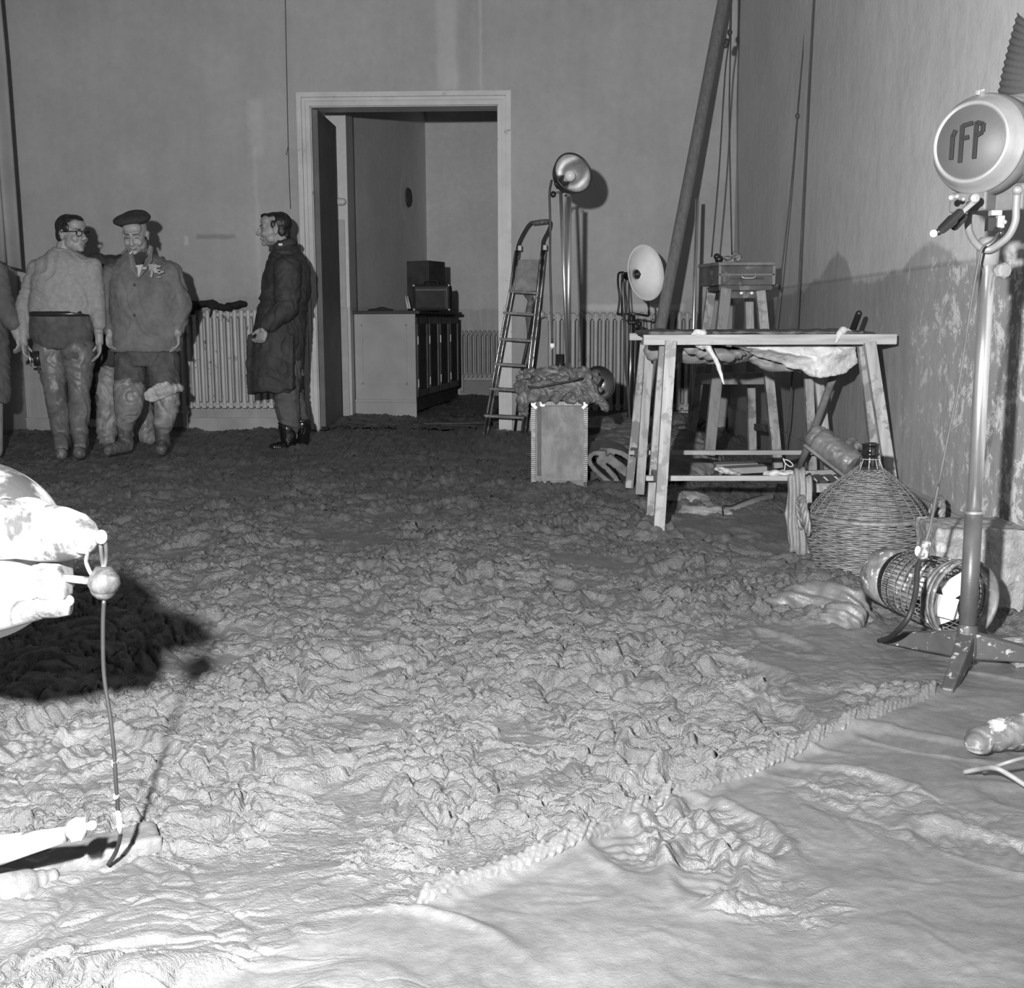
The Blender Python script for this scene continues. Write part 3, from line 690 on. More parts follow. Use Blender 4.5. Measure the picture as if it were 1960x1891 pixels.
# ---- heap of mud-soaked cloth on the trunk
g = G(); rs = np.random.RandomState(3)
def TP(px, py, dy=0): return at(px, py, YT + .12 + dy)
g.limb([TP(1000, 728), TP(1040, 720), TP(1100, 722), TP(1136, 726)], [.035, .04, .045, .04]).limb([TP(995, 745, -.05), TP(1030, 748, -.12), TP(1080, 745, -.14), TP(1125, 745, -.1), TP(1143, 762, -.12), TP(1160, 783, -.14)], [.04, .055, .06, .06, .035, .016])
g.limb([TP(1000, 715, .1), TP(1060, 712, .12), TP(1120, 714, .1)], [.025, .03, .03]).limb([TP(1010, 738, -.05), TP(1000, 765, -.1), TP(1005, 788, -.06)], [.05, .04, .02])
g.limb([TP(1020, 758, -.12), TP(1120, 760, -.13)], [.035, .035])
for i in range(26):
    p = TP(rs.uniform(1000, 1140), rs.uniform(718, 760), rs.uniform(-.16, .05)); g.ell(p, (rs.uniform(.02, .05), .03, rs.uniform(.012, .03)))
g.box((X0 - .01, YT + .02, zt_ - .002), (X1 + .0, YT + .38, zt_ + .06))
put('muddy_cloth_heap', solid(g, .005, 2, folds(.020, 11, 30, .6)), mudcloth, label='heap of mud-soaked folded cloth lying on top of the studded trunk', cat='cloth')
put('muddy_cable', G().tube(spline([TP(1010, 740, -.22), TP(1030, 741, -.23), TP(1060, 735, -.24), TP(1100, 728, -.23), TP(1115, 724, -.2)], 6), .006, 8), black_rub, smooth=True, label='thin black cable lying across the muddy cloth heap', cat='cable')

# ---- floodlamps
def dish(name, c, axis, R, depth, m_out, m_in, parent, squash=1.0, rim=True, deep=1.0):
    """open reflector: axis points out of the mouth"""
    ax = V(axis).normalized(); pr = []; pi = []
    for i in range(15):
        t = i / 14 * PI / 2; pr.append((R * math.sin(t) ** deep, -depth * math.cos(t))); 
    pi = [(max(r - .004, 0), z + .004) for r, z in pr]
    put(name, G().lathe(pr[:], c, ax, 36), m_out, parent, True)
    put('reflector', G().lathe([(max(r - .003, 0), z + .004) for r, z in pr], c, ax, 36), m_in, parent, True)
    put('rim', G().lathe([(R - .004, -.003), (R + .004, -.002), (R + .005, .004), (R - .001, .006), (R - .004, .003)], c, ax, 36, True), m_out, parent, True)
# tall lamp
YF = 7.3
fc_ = at(1097, 331, YF); ax = RC @ V((.40, .14, .9))
fl = thing('flood_lamp', 'dark round floodlamp with bare bulb on two tall chrome poles', 'lamp', at(1087, 760, YF))
dish('shell', fc_, ax, .125, .14, dark_met, inner_met, fl)
xx_, yy_, zz_ = frame(ax)
bc = fc_ - V(ax).normalized() * .055
put('bulb', G().ell(bc + V(ax).normalized() * .01, .036, None, 20, 14).cap(bc - V(ax).normalized() * .03, bc - V(ax).normalized() * .06, .02, .018), M('opal_bulb', .62, .12, var=.05, bump=0), fl, True)
put('socket', G().cap(fc_ - V(ax).normalized() * .12, fc_ - V(ax).normalized() * .19, .035, .03), dark_met, fl, True)
put('chrome_pole', G().tube([at(1073, 366, YF + .02), at(1087, 716, YF + .05)], .0115, 14), chrome, fl, True)
put('chrome_pole', G().tube([at(1089, 377, YF + .06), at(1087.5, 700, YF + .09)], .0165, 16), chrome, fl, True)
put('pole_sleeve', G().tube([at(1086, 695, YF + .06), at(1087, 775, YF + .06), gz(1087, 880, 0) * 0 + at(1088, 900, YF + .06)], .02, 14), steel, fl, True)
put('clamp_knob', G().cap(at(1078, 366, YF), at(1064, 352, YF - .02), .012, .012).ell(at(1059, 372, YF - .03), (.018, .018, .02)).cap(at(1060, 370, YF), at(1080, 366, YF), .006, .006).tube([at(1085, 372, YF), at(1081, 376, YF)], .006), blackm, fl, True)
put('lower_clamp', G().obox(at(1098, 712, YF - .0), (.012, 0, 0), (0, .02, 0), (0, 0, .014)).cap(at(1095, 715, YF), at(1104, 722, YF - .05), .01, .007), blackm, fl, bevel=.003)
put('dark_housing', G().tube([at(1072, 678, YF + .1), at(1072, 730, YF + .1)], .03, 14), blackm, fl, True)
cp = spline([at(1056, 345, YF + .03), at(1052, 370, YF), at(1053, 420, YF), at(1053, 500, YF), at(1055, 580, YF), at(1057, 657, YF)], 6)
pc = put('lamp_cable', G().tube(cp, .0075, 8), cord_d, smooth=True, label='dark cable with a pale plug hanging beside the ladder', cat='cable')
put('plug', G().obox(at(1057, 661, YF), (.012, 0, 0), (0, .01, 0), (0, 0, .012)).cap(at(1057, 664, YF), at(1056, 668, YF), .008, .004), M('pale_plug', .6, .4), pc)
# white dish lamp
YW = 8.6
wc = at(1236, 522, YW); ax = RC @ V((.62, .0, .66)); axn = V(ax).normalized()
wl_ = thing('dish_lamp', 'white enamelled dish lamp in a black forked bracket on a stand', 'lamp', at(1208, 812, YW))
Rw = .202
put('dish', G().lathe([(.02, -.10), (.06, -.092), (.12, -.068), (.17, -.03), (Rw, .0), (Rw + .004, .004), (Rw, .007), (.168, -.022), (.118, -.06), (.06, -.084), (.02, -.092)], wc, ax, 48, True), white_en, wl_, True)
sc = wc - axn * .085
put('socket', G().lathe([(0, -.03), (.035, -.03), (.035, .004), (.026, .012), (.026, .004), (.018, .004), (.018, .02), (.009, .02), (.009, .03), (0, .032)], sc, ax, 24), dark_met, wl_, True)
put('back_shell', G().lathe([(.0, -.19), (.03, -.19), (.04, -.12), (.06, -.10)], wc, ax, 24), dark_met, wl_, True)
pv = at(1190, 520, YW + .1)
g = G().tube(spline([at(1193, 521, YW + .1), at(1184, 524, YW + .08), at(1183, 545, YW + .06), at(1186, 570, YW + .05), at(1182, 602, YW + .04)], 5), .008, 8)
g.tube([at(1182, 602, YW + .04), at(1212, 600, YW + .03), at(1242, 605, YW + .02)], .008, 8).tube([at(1242, 605, YW + .02), at(1242, 590, YW + .02), at(1239, 572, YW + .03)], .008, 8)
g.tube([at(1196, 521, YW + .1), at(1190, 540, YW + .08), at(1190, 606, YW + .04)], .006, 8)
put('fork', g, blackm, wl_, True)
put('stand_pole', G().tube([at(1211, 603, YW + .03), at(1205, 812, YW + .03)], .021, 14), blackm, wl_, True)
put('chrome_strip', G().tube([at(1209, 606, YW), at(1203, 812, YW)], .0055, 8), chrome, wl_, True)
put('stand_knob', G().cap(at(1213, 618, YW), at(1224, 620, YW - .02), .01, .018).cap(at(1205, 617, YW), at(1218, 617, YW), .016, .016), blackm, wl_, True)
for off, lab in ((0, 'left of the two black cables hanging from the white dish lamp'), (5, 'right of the two black cables hanging from the white dish lamp')):
    put('lamp_cable', G().tube(spline([at(1190 + off * .4, 524, YW + .12), at(1190 + off, 560, YW + .1), at(1194 + off * .7, 620, YW), at(1196 + off * .5, 700, YW - .02), at(1202 + off * .4, 760, YW - .02), at(1204 + off * .4, 812, YW - .02)], 6), .0055, 8), cord_d, smooth=True, label=lab, cat='cable', group='cables of the dish lamp')
# small reflector lying on the heap
YR = 6.95
rc = at(1146, 735, YR); rf = thing('bowl_reflector', 'small dark metal bowl reflector leaning on the muddy cloth heap', 'lamp', rc)
dish('shell', rc, RC @ V((.34, .02, .9)), .105, .085, dark_met, M('tarnished_bowl', .18, .3, metal=.7, var=.7, vs=4), rf)
put('socket', G().cap(rc + (RC @ V((-.34, 0, -.9))) * .08, rc + (RC @ V((-.34, 0, -.9))) * .13, .03, .025), dark_met, rf, True)

# ---- big leaning pole, rod, strings
put('long_pole', G().tube([at(1240, 790, 8.1), at(1262, 640, 8.4), at(1385, 0, 9.6), at(1400, -80, 9.75)], [.045, .043, .047, .047], 18), M('grey_pole_wood', .20, .5, vs=6, var=.25, stretch=(8, 8, .7)), smooth=True, label='long thick wooden pole leaning up out of the picture into the corner', cat='pole')
put('metal_rod', G().tube([at(1319, 826, 8.9), at(1327, 636, 8.9), at(1334.5, 380, 8.9)], .0145, 14), chrome, smooth=True, label='slim upright metal rod behind the trestles left of the modelling stand', cat='rod')
def string(pts, Y, r, lab, knots=()):
    g = G().tube(spline([at(x, y, Y) for x, y in pts], 6), r, 6)
    for x, y in knots: g.ell(at(x, y, Y), (r * 3, r * 3, r * 4))
    return put('string', g, cord_d, smooth=True, label=lab, cat='string', group='strings hanging from above')
string([(1399, -60), (1397, 60), (1388, 140), (1376, 330), (1362, 492)], 8.6, .006, 'string running down to the left edge of the stand box from the corner', [(1397, 62)])
string([(1401, -60), (1399, 60), (1396, 200), (1398, 350), (1401, 488)], 8.55, .006, 'string running straight down to the knot on the stand box', [(1391, 80), (1389, 86)])
string([(1551, -60), (1535, 120), (1526, 220), (1516, 340), (1503, 460), (1480, 650)], 7.6, .0045, 'thin knotted string hanging right of the modelling stand', [(1526, 222)])
string([(1561, -60), (1549, 150), (1534, 450), (1524, 640), (1516, 720), (1510, 800), (1503, 858)], 7.2, .0055, 'string hanging in front of the right wall down behind the crossbars')
put('string', G().tube(spline([at(545, -60, YB - .03), at(546, 0, YB - .03), at(549, 150, YB - .02), at(552, 290, YB - .02), at(556, 400, YB - .01)], 6), .0035, 6).tube([at(552, 278, YB - .02), at(548, 297, YB - .02)], .003, 6), cord_d, smooth=True, label='thin dark wire running down the far wall above the overcoat man', cat='wire')

# ---- trestles
def trestle(Y, name, lab, xl, xr, ty, by, leg, bar, rungs):
    t = thing(name, lab, 'trestle', (at((xl + xr) / 2, 700, Y).x, Y, 0), 'wooden trestles')
    a_ = at(xl, ty, Y); b_ = at(xr, ty, Y); z1 = (a_.z + b_.z) / 2; z0 = at((xl + xr) / 2, by, Y).z
    put('beam', G().box((a_.x, Y, z0), (b_.x, Y + .075, z1)), woodx, t, bevel=.004)
    for q in leg:
        (x0, y0, Y0), (x1, y1, Y1), wpx = q
        p = at(x0, y0, Y0); r = at(x1, y1, Y1); wd = wpx / F * Y0
        put('leg', G().beam(p, r, wd, .042, (0, -1, 0)), wood, t, bevel=.003)
    for (x0, y0, Y0), (x1, y1, Y1), h in bar:
        put('crossbar', G().beam(at(x0, y0, Y0), at(x1, y1, Y1), .03, h), woodx, t, bevel=.003)
    for p, r in rungs: put('rung', G().beam(p, r, .03, .04), wood_m, t, bevel=.003)
    return t
YA = 5.2
trestle(YA, 'trestle', 'nearer wooden trestle with pale splayed legs right of the trunk', 1232, 1718, 640, 660,
        [((1284, 652, YA - .01), (1261, 1016, YA - .06), 21), ((1272, 656, YA + .09), (1244, 1008, YA + .30), 20), ((1664, 655, YA - .01), (1720, 1016, YA - .06), 21), ((1652, 660, YA + .09), (1690, 1000, YA + .30), 20)],
        [((1236, 915, YA + .12), (1692, 915, YA + .12), .024)],
        [(at(1263, 918, YA - .02), at(1250, 905, YA + .25)), (at(1704, 918, YA - .02), at(1680, 905, YA + .25))])
YA2 = 6.1
trestle(YA2, 'trestle', 'farther wooden trestle with a low crossbar behind the nearer one', 1205, 1640, 637, 651,
        [((1244, 655, YA2 - .01), (1224, 946, YA2 - .04), 17), ((1233, 658, YA2 + .09), (1204, 932, YA2 + .3), 16), ((1560, 660, YA2 - .01), (1590, 946, YA2 - .04), 17), ((1545, 660, YA2 + .09), (1556, 930, YA2 + .3), 16)],
        [((1203, 866, YA2 + .12), (1600, 866, YA2 + .12), .024)],
        [(at(1228, 872, YA2 - .02), at(1210, 862, YA2 + .25)), (at(1586, 872, YA2 - .02), at(1560, 862, YA2 + .25))])
# things across the trestles
Yt = YA + .05
zt2 = at(1450, 641, YA).z + .002
pts = [(1386, 658), (1470, 657), (1640, 660), (1642, 695), (1625, 712), (1600, 721), (1568, 725), (1548, 720), (1533, 709), (1518, 706), (1503, 702), (1498, 698), (1480, 692), (1452, 683), (1428, 672), (1404, 662)]
pl = [at(x, y, Yt + .10 + .10 * math.sin((y - 655) / 70 * PI)) for x, y in pts]
cen = at(1560, 685, Yt + .07); g = G(); n = len(pl)
vs = pl + [cen] + [p + V((0, .03, .004)) for p in pl] + [cen + V((0, .03, 0))]
fs = [((i + 1) % n, i, n) for i in range(n)] + [(n + 1 + i, n + 1 + (i + 1) % n, 2 * n + 1) for i in range(n)] + [(i, (i + 1) % n, n + 1 + (i + 1) % n, n + 1 + i) for i in range(n)]
g.add(vs, fs)
put('plaster_slab', solid(g, .008, 2, lambda x, y, z: .006 * pn(x * 14, z * 18) + .003 * pn(x * 45, z * 50)), plaster, label='broken white plaster slab hanging between the two trestles', cat='plaster')
g = G().limb([at(1332, 656, Yt + .02), at(1352, 660, Yt), at(1366, 680, Yt), at(1376, 702, Yt), at(1385, 735, Yt)], [.012, .016, .011, .01, .005]).limb([at(1326, 655, Yt + .02), at(1340, 662, Yt + .01), at(1345, 668, Yt + .01)], [.01, .012, .006])
put('white_rag', solid(g, .005, 1, folds(.004, 20, 30)), plaster, label='narrow strip of white rag dangling from the nearer trestle beam', cat='rag')
g = G().limb([at(1250, 672, YA + .5), at(1330, 676, YA + .45), at(1410, 680, YA + .4), at(1440, 672, YA + .3)], [.045, .05, .045, .02]).limb([at(1320, 668, YA + .25), at(1390, 682, YA + .25), at(1420, 676, YA + .25)], [.03, .03, .02])
g.limb([at(1430, 680, YA + .4), at(1480, 700, YA + .4), at(1535, 705, YA + .4)], [.03, .03, .02])
put('sagging_cloth', solid(g, .01, 3, folds(.012)), mudcloth_l, label='grey cloth bundle sagging under the trestle beams at the left', cat='cloth')
g = G(); rs = np.random.RandomState(9)
for x, w_, h_ in ((1262, 22, 10), (1300, 30, 5), (1345, 25, 5), (1420, 30, 6), (1440, 16, 9), (1480, 30, 6), (1520, 26, 8), (1560, 30, 9), (1600, 30, 10), (1640, 20, 5)):
    p = at(x, 642, YA + .35); g.ell(p + V((0, 0, .004)), (w_ / F * 6, .30, h_ / F * 5.6))
g.box((at(1240, 640, YA).x, YA + .02, zt2 - .002), (at(1655, 640, YA).x, YA + .9, zt2 + .012))
put('dark_tarpaulin', solid(g, .01, 3, folds(.01)), M('dark_tarpaulin', .09, .6, var=.4), label='dark crumpled tarpaulin laid across the tops of the trestles', cat='tarpaulin')
for i, (pts, lab) in enumerate((([(1600, 655, .0), (1606, 640, .02), (1614, 632, .04), (1630, 636, .05)], 'white rag scrap over the right end of the nearer beam'), ([(1325, 640, 0), (1332, 636, .02), (1345, 638, .03)], 'small white crumb of plaster on the beam near the metal rod'))):
    g = G().limb([at(x, y, YA - .01 + d) for x, y, d in pts], [.006, .014, .018, .008][:len(pts)])
    put('white_scrap', solid(g, .005, 1, folds(.003, 20, 30)), plaster, label=lab, cat='rag')
# pick-handle leaning behind the beam
g = G().tube([at(1529, 898, YA + .95), at(1548, 850, YA + .85), at(1590, 735, YA + .55), at(1622, 660, YA + .35)], [.019, .02, .019, .018], 12)
hd = thing('tool_handle', 'long brown tool handle leaning against the trestles, black at its top', 'handle', at(1529, 898, YA + .95))
put('shaft', g, wood_m, hd, True)
put('grip', G().cap(at(1618, 668, YA + .36), at(1644, 600, YA + .2), .016, .015), blackm, hd, True)

# ---- modelling stand
ms = thing('modelling_stand', 'tall four-legged sculptor stand of muddy timber behind the trestles', 'stand', at(1420, 890, 7.4))
Y1, Y2 = 7.25, 7.75
for (x0, y0), (x1, y1), ya, yb, w_, m_ in (((1389, 552), (1357, 872), Y1, Y1 - .1, 20, wood_m), ((1455, 557), (1489, 896), Y1, Y1 - .12, 17, wood), ((1362, 552), (1322, 840), Y2, Y2 + .15, 17, wood), ((1433, 560), (1440, 866), Y2, Y2 + .15, 16, wood)):
    put('leg', G().beam(at(x0, y0, ya), at(x1, y1, yb), w_ / F * 7.4, .06, (0, -1, 0)), m_, ms, bevel=.004)
def bb(x0, y0, x1, y1, Ya, d): p = at(x0, y0, Ya); r = at(x1, y1, Ya); return (p.x, Ya, p.z), (r.x, Ya + d, r.z)
put('top_rail', G().box(*bb(1376, 545, 1478, 556, Y1 - .03, .5)), wood_d, ms, bevel=.005)
put('apron', G().box(*bb(1388, 557, 1462, 571, Y1 - .01, .04)), wood_d, ms, bevel=.004)
for x, y in ((1419, 561), (1439, 561)): put('bolt', G().ell(at(x, y, Y1 - .02), (.011, .006, .009)), M('bright_plate', .95, .35), ms, True)
put('lower_rail', G().box(*bb(1364, 714, 1463, 736, Y1 + .02, .05)), wood_m, ms, bevel=.004)
put('lower_rail', G().beam(at(1345, 725, Y2), at(1366, 725, Y1 + .05), .04, .07), wood_m, ms, bevel=.004)
put('lower_rail', G().beam(at(1462, 725, Y1 + .05), at(1436, 722, Y2), .04, .07), wood_m, ms, bevel=.004)
put('brace', G().beam(at(1447, 817, Y2), at(1487, 822, Y1 - .05), .03, .045), wood_d, ms, bevel=.004)
bp = at(1376, 546, Y1 - .06); bq = at(1483, 500, Y1 - .06); Yb0 = Y1 - .06
stb = thing('stand_box', 'battered dark box with wire handle and slot on the modelling stand', 'box', ((bp.x + bq.x) / 2, Yb0 + .2, bp.z))
lft = at(1338, 548, Yb0 + .28)
g = G().prism([(bp.x, Yb0, bp.z), (bq.x, Yb0, bp.z), (bq.x - .03, Yb0 + .34, bp.z), (lft.x, Yb0 + .3, bp.z)], (0, 0, bq.z - bp.z - .025))
put('body', g, wood_d, stb, bevel=.005)
put('lid', G().prism([(bp.x - .006, Yb0 - .008, bq.z - .025), (bq.x + .006, Yb0 - .008, bq.z - .025), (bq.x - .02, Yb0 + .35, bq.z - .025), (lft.x - .006, Yb0 + .31, bq.z - .025)], (0, 0, .022)), M('box_lid', .17, .5, var=.4), stb, bevel=.005)
put('front_frame', G().box(*bb(1376, 524, 1483, 527, Yb0 - .008, .02)).box(*bb(1376, 508, 1380, 545, Yb0 - .008, .02)).box(*bb(1479, 508, 1484, 545, Yb0 - .008, .02)), M('box_lid', .17, .5), stb, bevel=.002)
put('slot', G().box(*bb(1398, 531, 1462, 535, Yb0 - .004, .01)), blackm, stb)
put('handle', G().tube(spline([at(1421, 521, Yb0 - .01), at(1420, 528, Yb0 - .03), at(1424, 532, Yb0 - .035), at(1441, 532, Yb0 - .035), at(1446, 528, Yb0 - .03), at(1445, 521, Yb0 - .01)], 4), .004, 6), M('handle_wire', .6, .4, metal=.6), stb, True)
put('side_knob', G().cap(at(1482, 545, Yb0 + .1), at(1486, 546, Yb0 + .1), .012, .014), wood_d, stb, True)
g = G()
for x, y, r in ((1376, 496, 8), (1372, 491, 6)): g.ell(at(x, y, Yb0 + .15), (r / 300, r / 300, r / 300))
put('dark_jar', g, blackm, smooth=True, label='small black round jar on the left of the stand box lid', cat='jar')
g = G(); rs = np.random.RandomState(4)
for i in range(9):
    p = at(rs.uniform(1388, 1416), rs.uniform(490, 499), Yb0 + .15); g.ell(p, (.02, .03, .012))
g.limb([at(1404, 494, Yb0 + .1), at(1405, 482, Yb0 + .12), at(1412, 486, Yb0 + .1), at(1420, 497, Yb0 + .1)], [.006, .006, .006, .006])
put('rope_knot', solid(g, .006, 1, folds(.005, 25, 30)), mudcloth_l, label='tangle of string and rag heaped on the stand box lid', cat='rag')

# ---- mats, tarps and boards under the trestles
g = G(); Ym = 6.62
sp = [(1160, 868), (1140, 868), (1130, 874), (1129, 884), (1136, 896), (1152, 912), (1168, 924), (1178, 927), (1181, 920), (1172, 908), (1156, 892), (1146, 884), (1150, 878), (1162, 881), (1180, 894), (1196, 907), (1208, 912)]
sp2 = [(1165, 872), (1182, 886), (1200, 900), (1210, 904)]
def ribbon(g, pts, Y0, Y1, th, k=5):
    P = spline([at(x, y, Y0) for x, y in pts], k); n = len(P); vs = []; fs = []
    for j, s_ in ((0, 0), (1, 1)):
        for i, p in enumerate(P):
            t_ = (P[min(i + 1, n - 1)] - P[max(i - 1, 0)]).normalized(); nn_ = V((-t_.z, 0, t_.x)) * th / 2
            yy = V((0, (Y1 - Y0) * s_, .0)); vs += [p + nn_ + yy, p - nn_ + yy]
    o = 2 * n
    for i in range(n - 1):
        a0, a1, b0, b1 = 2 * i, 2 * i + 1, 2 * i + 2, 2 * i + 3
        fs += [(a0, a1, b1, b0), (o + a0, o + b0, o + b1, o + a1), (a0, b0, o + b0, o + a0), (a1, o + a1, o + b1, b1)]
    fs += [(0, o, o + 1, 1), (o - 2, o - 1, 2 * o - 1, 2 * o - 2)]
    return g.add(vs, fs)
m_mat = M('felt_mat', .15, .7, vs=14, var=.35, bump=.5, bs=60)
put('rolled_mat', solid(ribbon(ribbon(ribbon(G(), sp, Ym, Ym + .55, .028), sp2, Ym, Ym + .55, .03), [(1148, 862), (1185, 866), (1212, 884), (1236, 902)], Ym + .05, Ym + .55, .03), .006, 1, lambda x, y, z: .003 * pn(x * 30, z * 60)), m_mat, label='thick muddy mat folded into a roll right of the trunk', cat='mat')
g = G()
for x, y, Yv, rx, ry2, rz in ((1205, 868, 7.35, .34, .26, .06), (1170, 850, 7.7, .26, .3, .06), (1235, 838, 8.1, .38, .36, .07), (1190, 815, 8.7, .34, .4, .07), (1290, 845, 8.1, .28, .4, .08), (1250, 806, 9.2, .42, .3, .07)):
    p = at(x, y, Yv); g.ell((p.x, p.y, p.z), (rx, ry2, rz)).ell((p.x, p.y, p.z * .45), (rx * 1.05, ry2 * 1.05, p.z * .5))
put('heap_of_mats', solid(g, .012, 2, folds(.018, 4, 30, .3)), m_mat, label='low heap of muddy mats beneath the long radiator behind the trunk', cat='mat')
g = G(); P3 = [at(1300, 812, 7.9), at(1262, 905, 6.9), at(1372, 908, 6.9), at(1380, 880, 7.5), at(1270, 880, 7.9)]
apex = at(1305, 822, 7.5); base = [gz(1255, 925), gz(1370, 915), gz(1392, 882), gz(1280, 860)]
g.add([apex, apex + V((.12, .0, -.02))] + base, [(0, 2, 3, 1), (1, 3, 4), (0, 1, 4, 5), (0, 5, 2), (2, 5, 4, 3)])
put('tarpaulin_mound', solid(g, .012, 3, folds(.018, 6, 8, .6)), M('canvas_grey', .22, .75, vs=8, var=.35), label='peaked mound of grey canvas between the trestle legs', cat='canvas')
for i, (x0, y0, x1, y1, Y, h_, lab) in enumerate(((1368, 891, 1448, 889, 6.75, .028, 'pale plank lying farthest under the trestles'), (1374, 901, 1465, 896, 6.45, .035, 'pale plank lying in front under the trestles'))):
    p = at(x0, y0, Y); r = at(x1, y1, Y); z_ = max(.02, mz((p.x + r.x) / 2, Y))
    put('plank', G().beam((p.x, p.y, p.z), (r.x, r.y, r.z), .12, h_), M('plank_pale', .3, .7, vs=5, var=.2), bevel=.003, label=lab, cat='plank', group='planks under the trestles')
for x0, y0, x1, y1, Y, lab in ((1374, 898, 1412, 908, 6.2, 'crumpled white paper scrap under the trestles at the left'), (1470, 904, 1512, 908, 5.34, 'white muddy rag beside the draped stump at the trestle bar end')):
    g = G(); rs = np.random.RandomState(int(x0))
    for i in range(10):
        t_ = i / 9; g.ell(at(x0 + (x1 - x0) * t_, y0 + (y1 - y0) * t_ + rs.uniform(-3, 3), Y + rs.uniform(-.03, .03)), (.022, .02, rs.uniform(.006, .016)))
    put('white_scrap', solid(g, .006, 1, folds(.006, 20, 30)), plaster, label=lab, cat='rag')
put('wire_loop', G().tube(spline([at(1500, 906, 5.34), at(1503, 889, 5.34), at(1501, 880, 5.34), at(1510, 882, 5.34), at(1518, 890, 5.34), at(1512, 893, 5.34), at(1502, 885, 5.34), at(1499, 877, 5.34)], 5), .003, 6), M('pale_wire', .5, .5), smooth=True, label='small loop of pale wire standing over the white rag', cat='wire')
# mud-coated strips on the floor under the nearer trestle
def gpt(x, y): p = gz(x, y); return V((p.x, p.y, mz(p.x, p.y)))
g = G().limb([gpt(1288, 966), gpt(1310, 962), gpt(1345, 965), gpt(1362, 975)], [.03, .04, .035, .02]).limb([gpt(1310, 978), gpt(1370, 982), gpt(1400, 984)], [.03, .025, .015])
put('muddy_board', solid(g, .009, 1, folds(.012, 16, 20)), mudcloth_l, label='mud-coated broken board on the floor under the nearer trestle', cat='board')
g = G(); P = [gpt(1365, 975), gpt(1400, 974), gpt(1440, 968), gpt(1475, 958)]; P = spline(P, 12)
for i, p in enumerate(P): g.ell(p + V((0, 0, .01)), (.016, .03, .018))
put('short_rope', solid(g, .006, 1), mudcloth_l, label='short piece of mud-caked rope under the nearer trestle', cat='rope')
put('fallen_wire', G().tube(spline([gpt(1383, 990) + V((0, 0, .02)), gpt(1384, 982) + V((0, 0, .03)), gpt(1400, 976) + V((0, 0, .02)), gpt(1430, 970) + V((0, 0, .02)), gpt(1460, 961) + V((0, 0, .02))], 6), .003, 6), black_rub, smooth=True, label='thin black wire curling beside the mud-caked rope', cat='wire')

# ---- draped stump and slatted crate beside the demijohn
YD = 4.75
g = G()
ctr = at(1528, 985, YD)
for (x, y0, y1, r0, r1) in ((1520, 912, 1050, .018, .022), (1531, 905, 1056, .022, .024), (1543, 918, 1062, .02, .02), (1513, 925, 1040, .014, .018), (1548, 940, 1010, .018, .014)):
    g.limb([at(x, y0, YD + .03), at(x - 4, (y0 + y1) / 2, YD), at(x + 1, y1, YD - .02)], [r0, r0 * 1.25, r1])
put('draped_sacking', solid(g, .005, 1, lambda x, y, z: .007 * np.sin(x * 230 + 2.2 * pn(z * 5, z * 0 + 1.5)) + .004 * pn(x * 70, z * 14)), mudcloth_l, label='muddy sacking hanging in folds over a stump left of the demijohn', cat='sacking')
cr = thing('slatted_crate', 'small wooden crate with slats half hidden behind the demijohn', 'crate', at(1580, 960, 5.1))
put('rim_board', G().beam(at(1530, 906, 5.2), at(1625, 902, 5.2), .02, .022), wood_m, cr, bevel=.002)
put('front_board', G().beam(at(1546, 934, 5.0), at(1640, 932, 5.0), .02, .04), wood, cr, bevel=.002)
for i in range(4):
    put('slat', G().beam(at(1540 + i * 22, 909, 5.2), at(1562 + i * 22, 930, 5.02), .03, .012), wood_d, cr, bevel=.002)
put('side_board', G().beam(at(1533, 912, 5.2), at(1548, 960, 4.98), .02, .04), wood_m, cr, bevel=.002)

# ---- demijohn in wicker
YJ = 4.32
jc = at(1660, 1000, YJ); jx = jc.x; s_ = F / YJ
def zz_at(y): return at(1660, y, YJ).z
dj = thing('demijohn', 'big wicker-covered demijohn with shiny black glass neck', 'demijohn', (jx, YJ, 0))
wick = M('wicker', .17, .45, vs=30, var=.45, bump=.3, bs=90, dirt=(.34, 7, .66))
wick2 = M('wicker_stave', .14, .6, vs=30, var=.4)
wick_d = M('wicker_dark', .05, .7)
zn0 = zz_at(893); zrim = zz_at(985) + .0; zbase = -.01
def body_r(z):   # radius of the lower basket
    t = min(max((z - zbase) / (zrim - zbase), 0), 1); return .165 + .062 * math.sin(min(t * 1.25, 1) * PI / 2) - .006 * t
def cone_r(z):
    t = (z - zrim) / (zn0 - zrim); t = min(max(t, 0), 1); return .218 * (1 - t) + .038 * t + .022 * math.sin(t * PI)
put('inner_basket', G().lathe([(body_r(zbase + (zrim - zbase) * i / 10) - .006, zbase + (zrim - zbase) * i / 10) for i in range(11)] + [(cone_r(zrim + (zn0 - zrim) * i / 10) - .006, zrim + (zn0 - zrim) * i / 10) for i in range(11)], (jx, YJ, 0), (0, 0, 1), 48), wick_d, dj, True)
def weave(name, zs, rf, nst, r0):
    g = G(); nn = nst * 4
    for k, z in enumerate(zs):
        R = rf(z); pts = []
        for i in range(nn + 1):
            a_ = 2 * PI * i / nn; w_ = .0042 * math.cos(a_ * nst / 1.0 * .5 + PI * (k % 2)) if True else 0
            jit = .0015 * math.sin(a_ * 3 + k * 1.7); pts.append((jx + (R + w_) * math.cos(a_), YJ + (R + w_) * math.sin(a_), z + jit))
        g.tube(pts, r0, 5, False)
    return put(name, g, wick, dj, True, kind='stuff')
weave('basket_weave', np.linspace(zbase + .005, zrim - .008, 40), body_r, 44, .0036)
weave('shoulder_weave', np.linspace(zrim + .008, zn0 - .01, 34), cone_r, 30, .0030)
g = G()
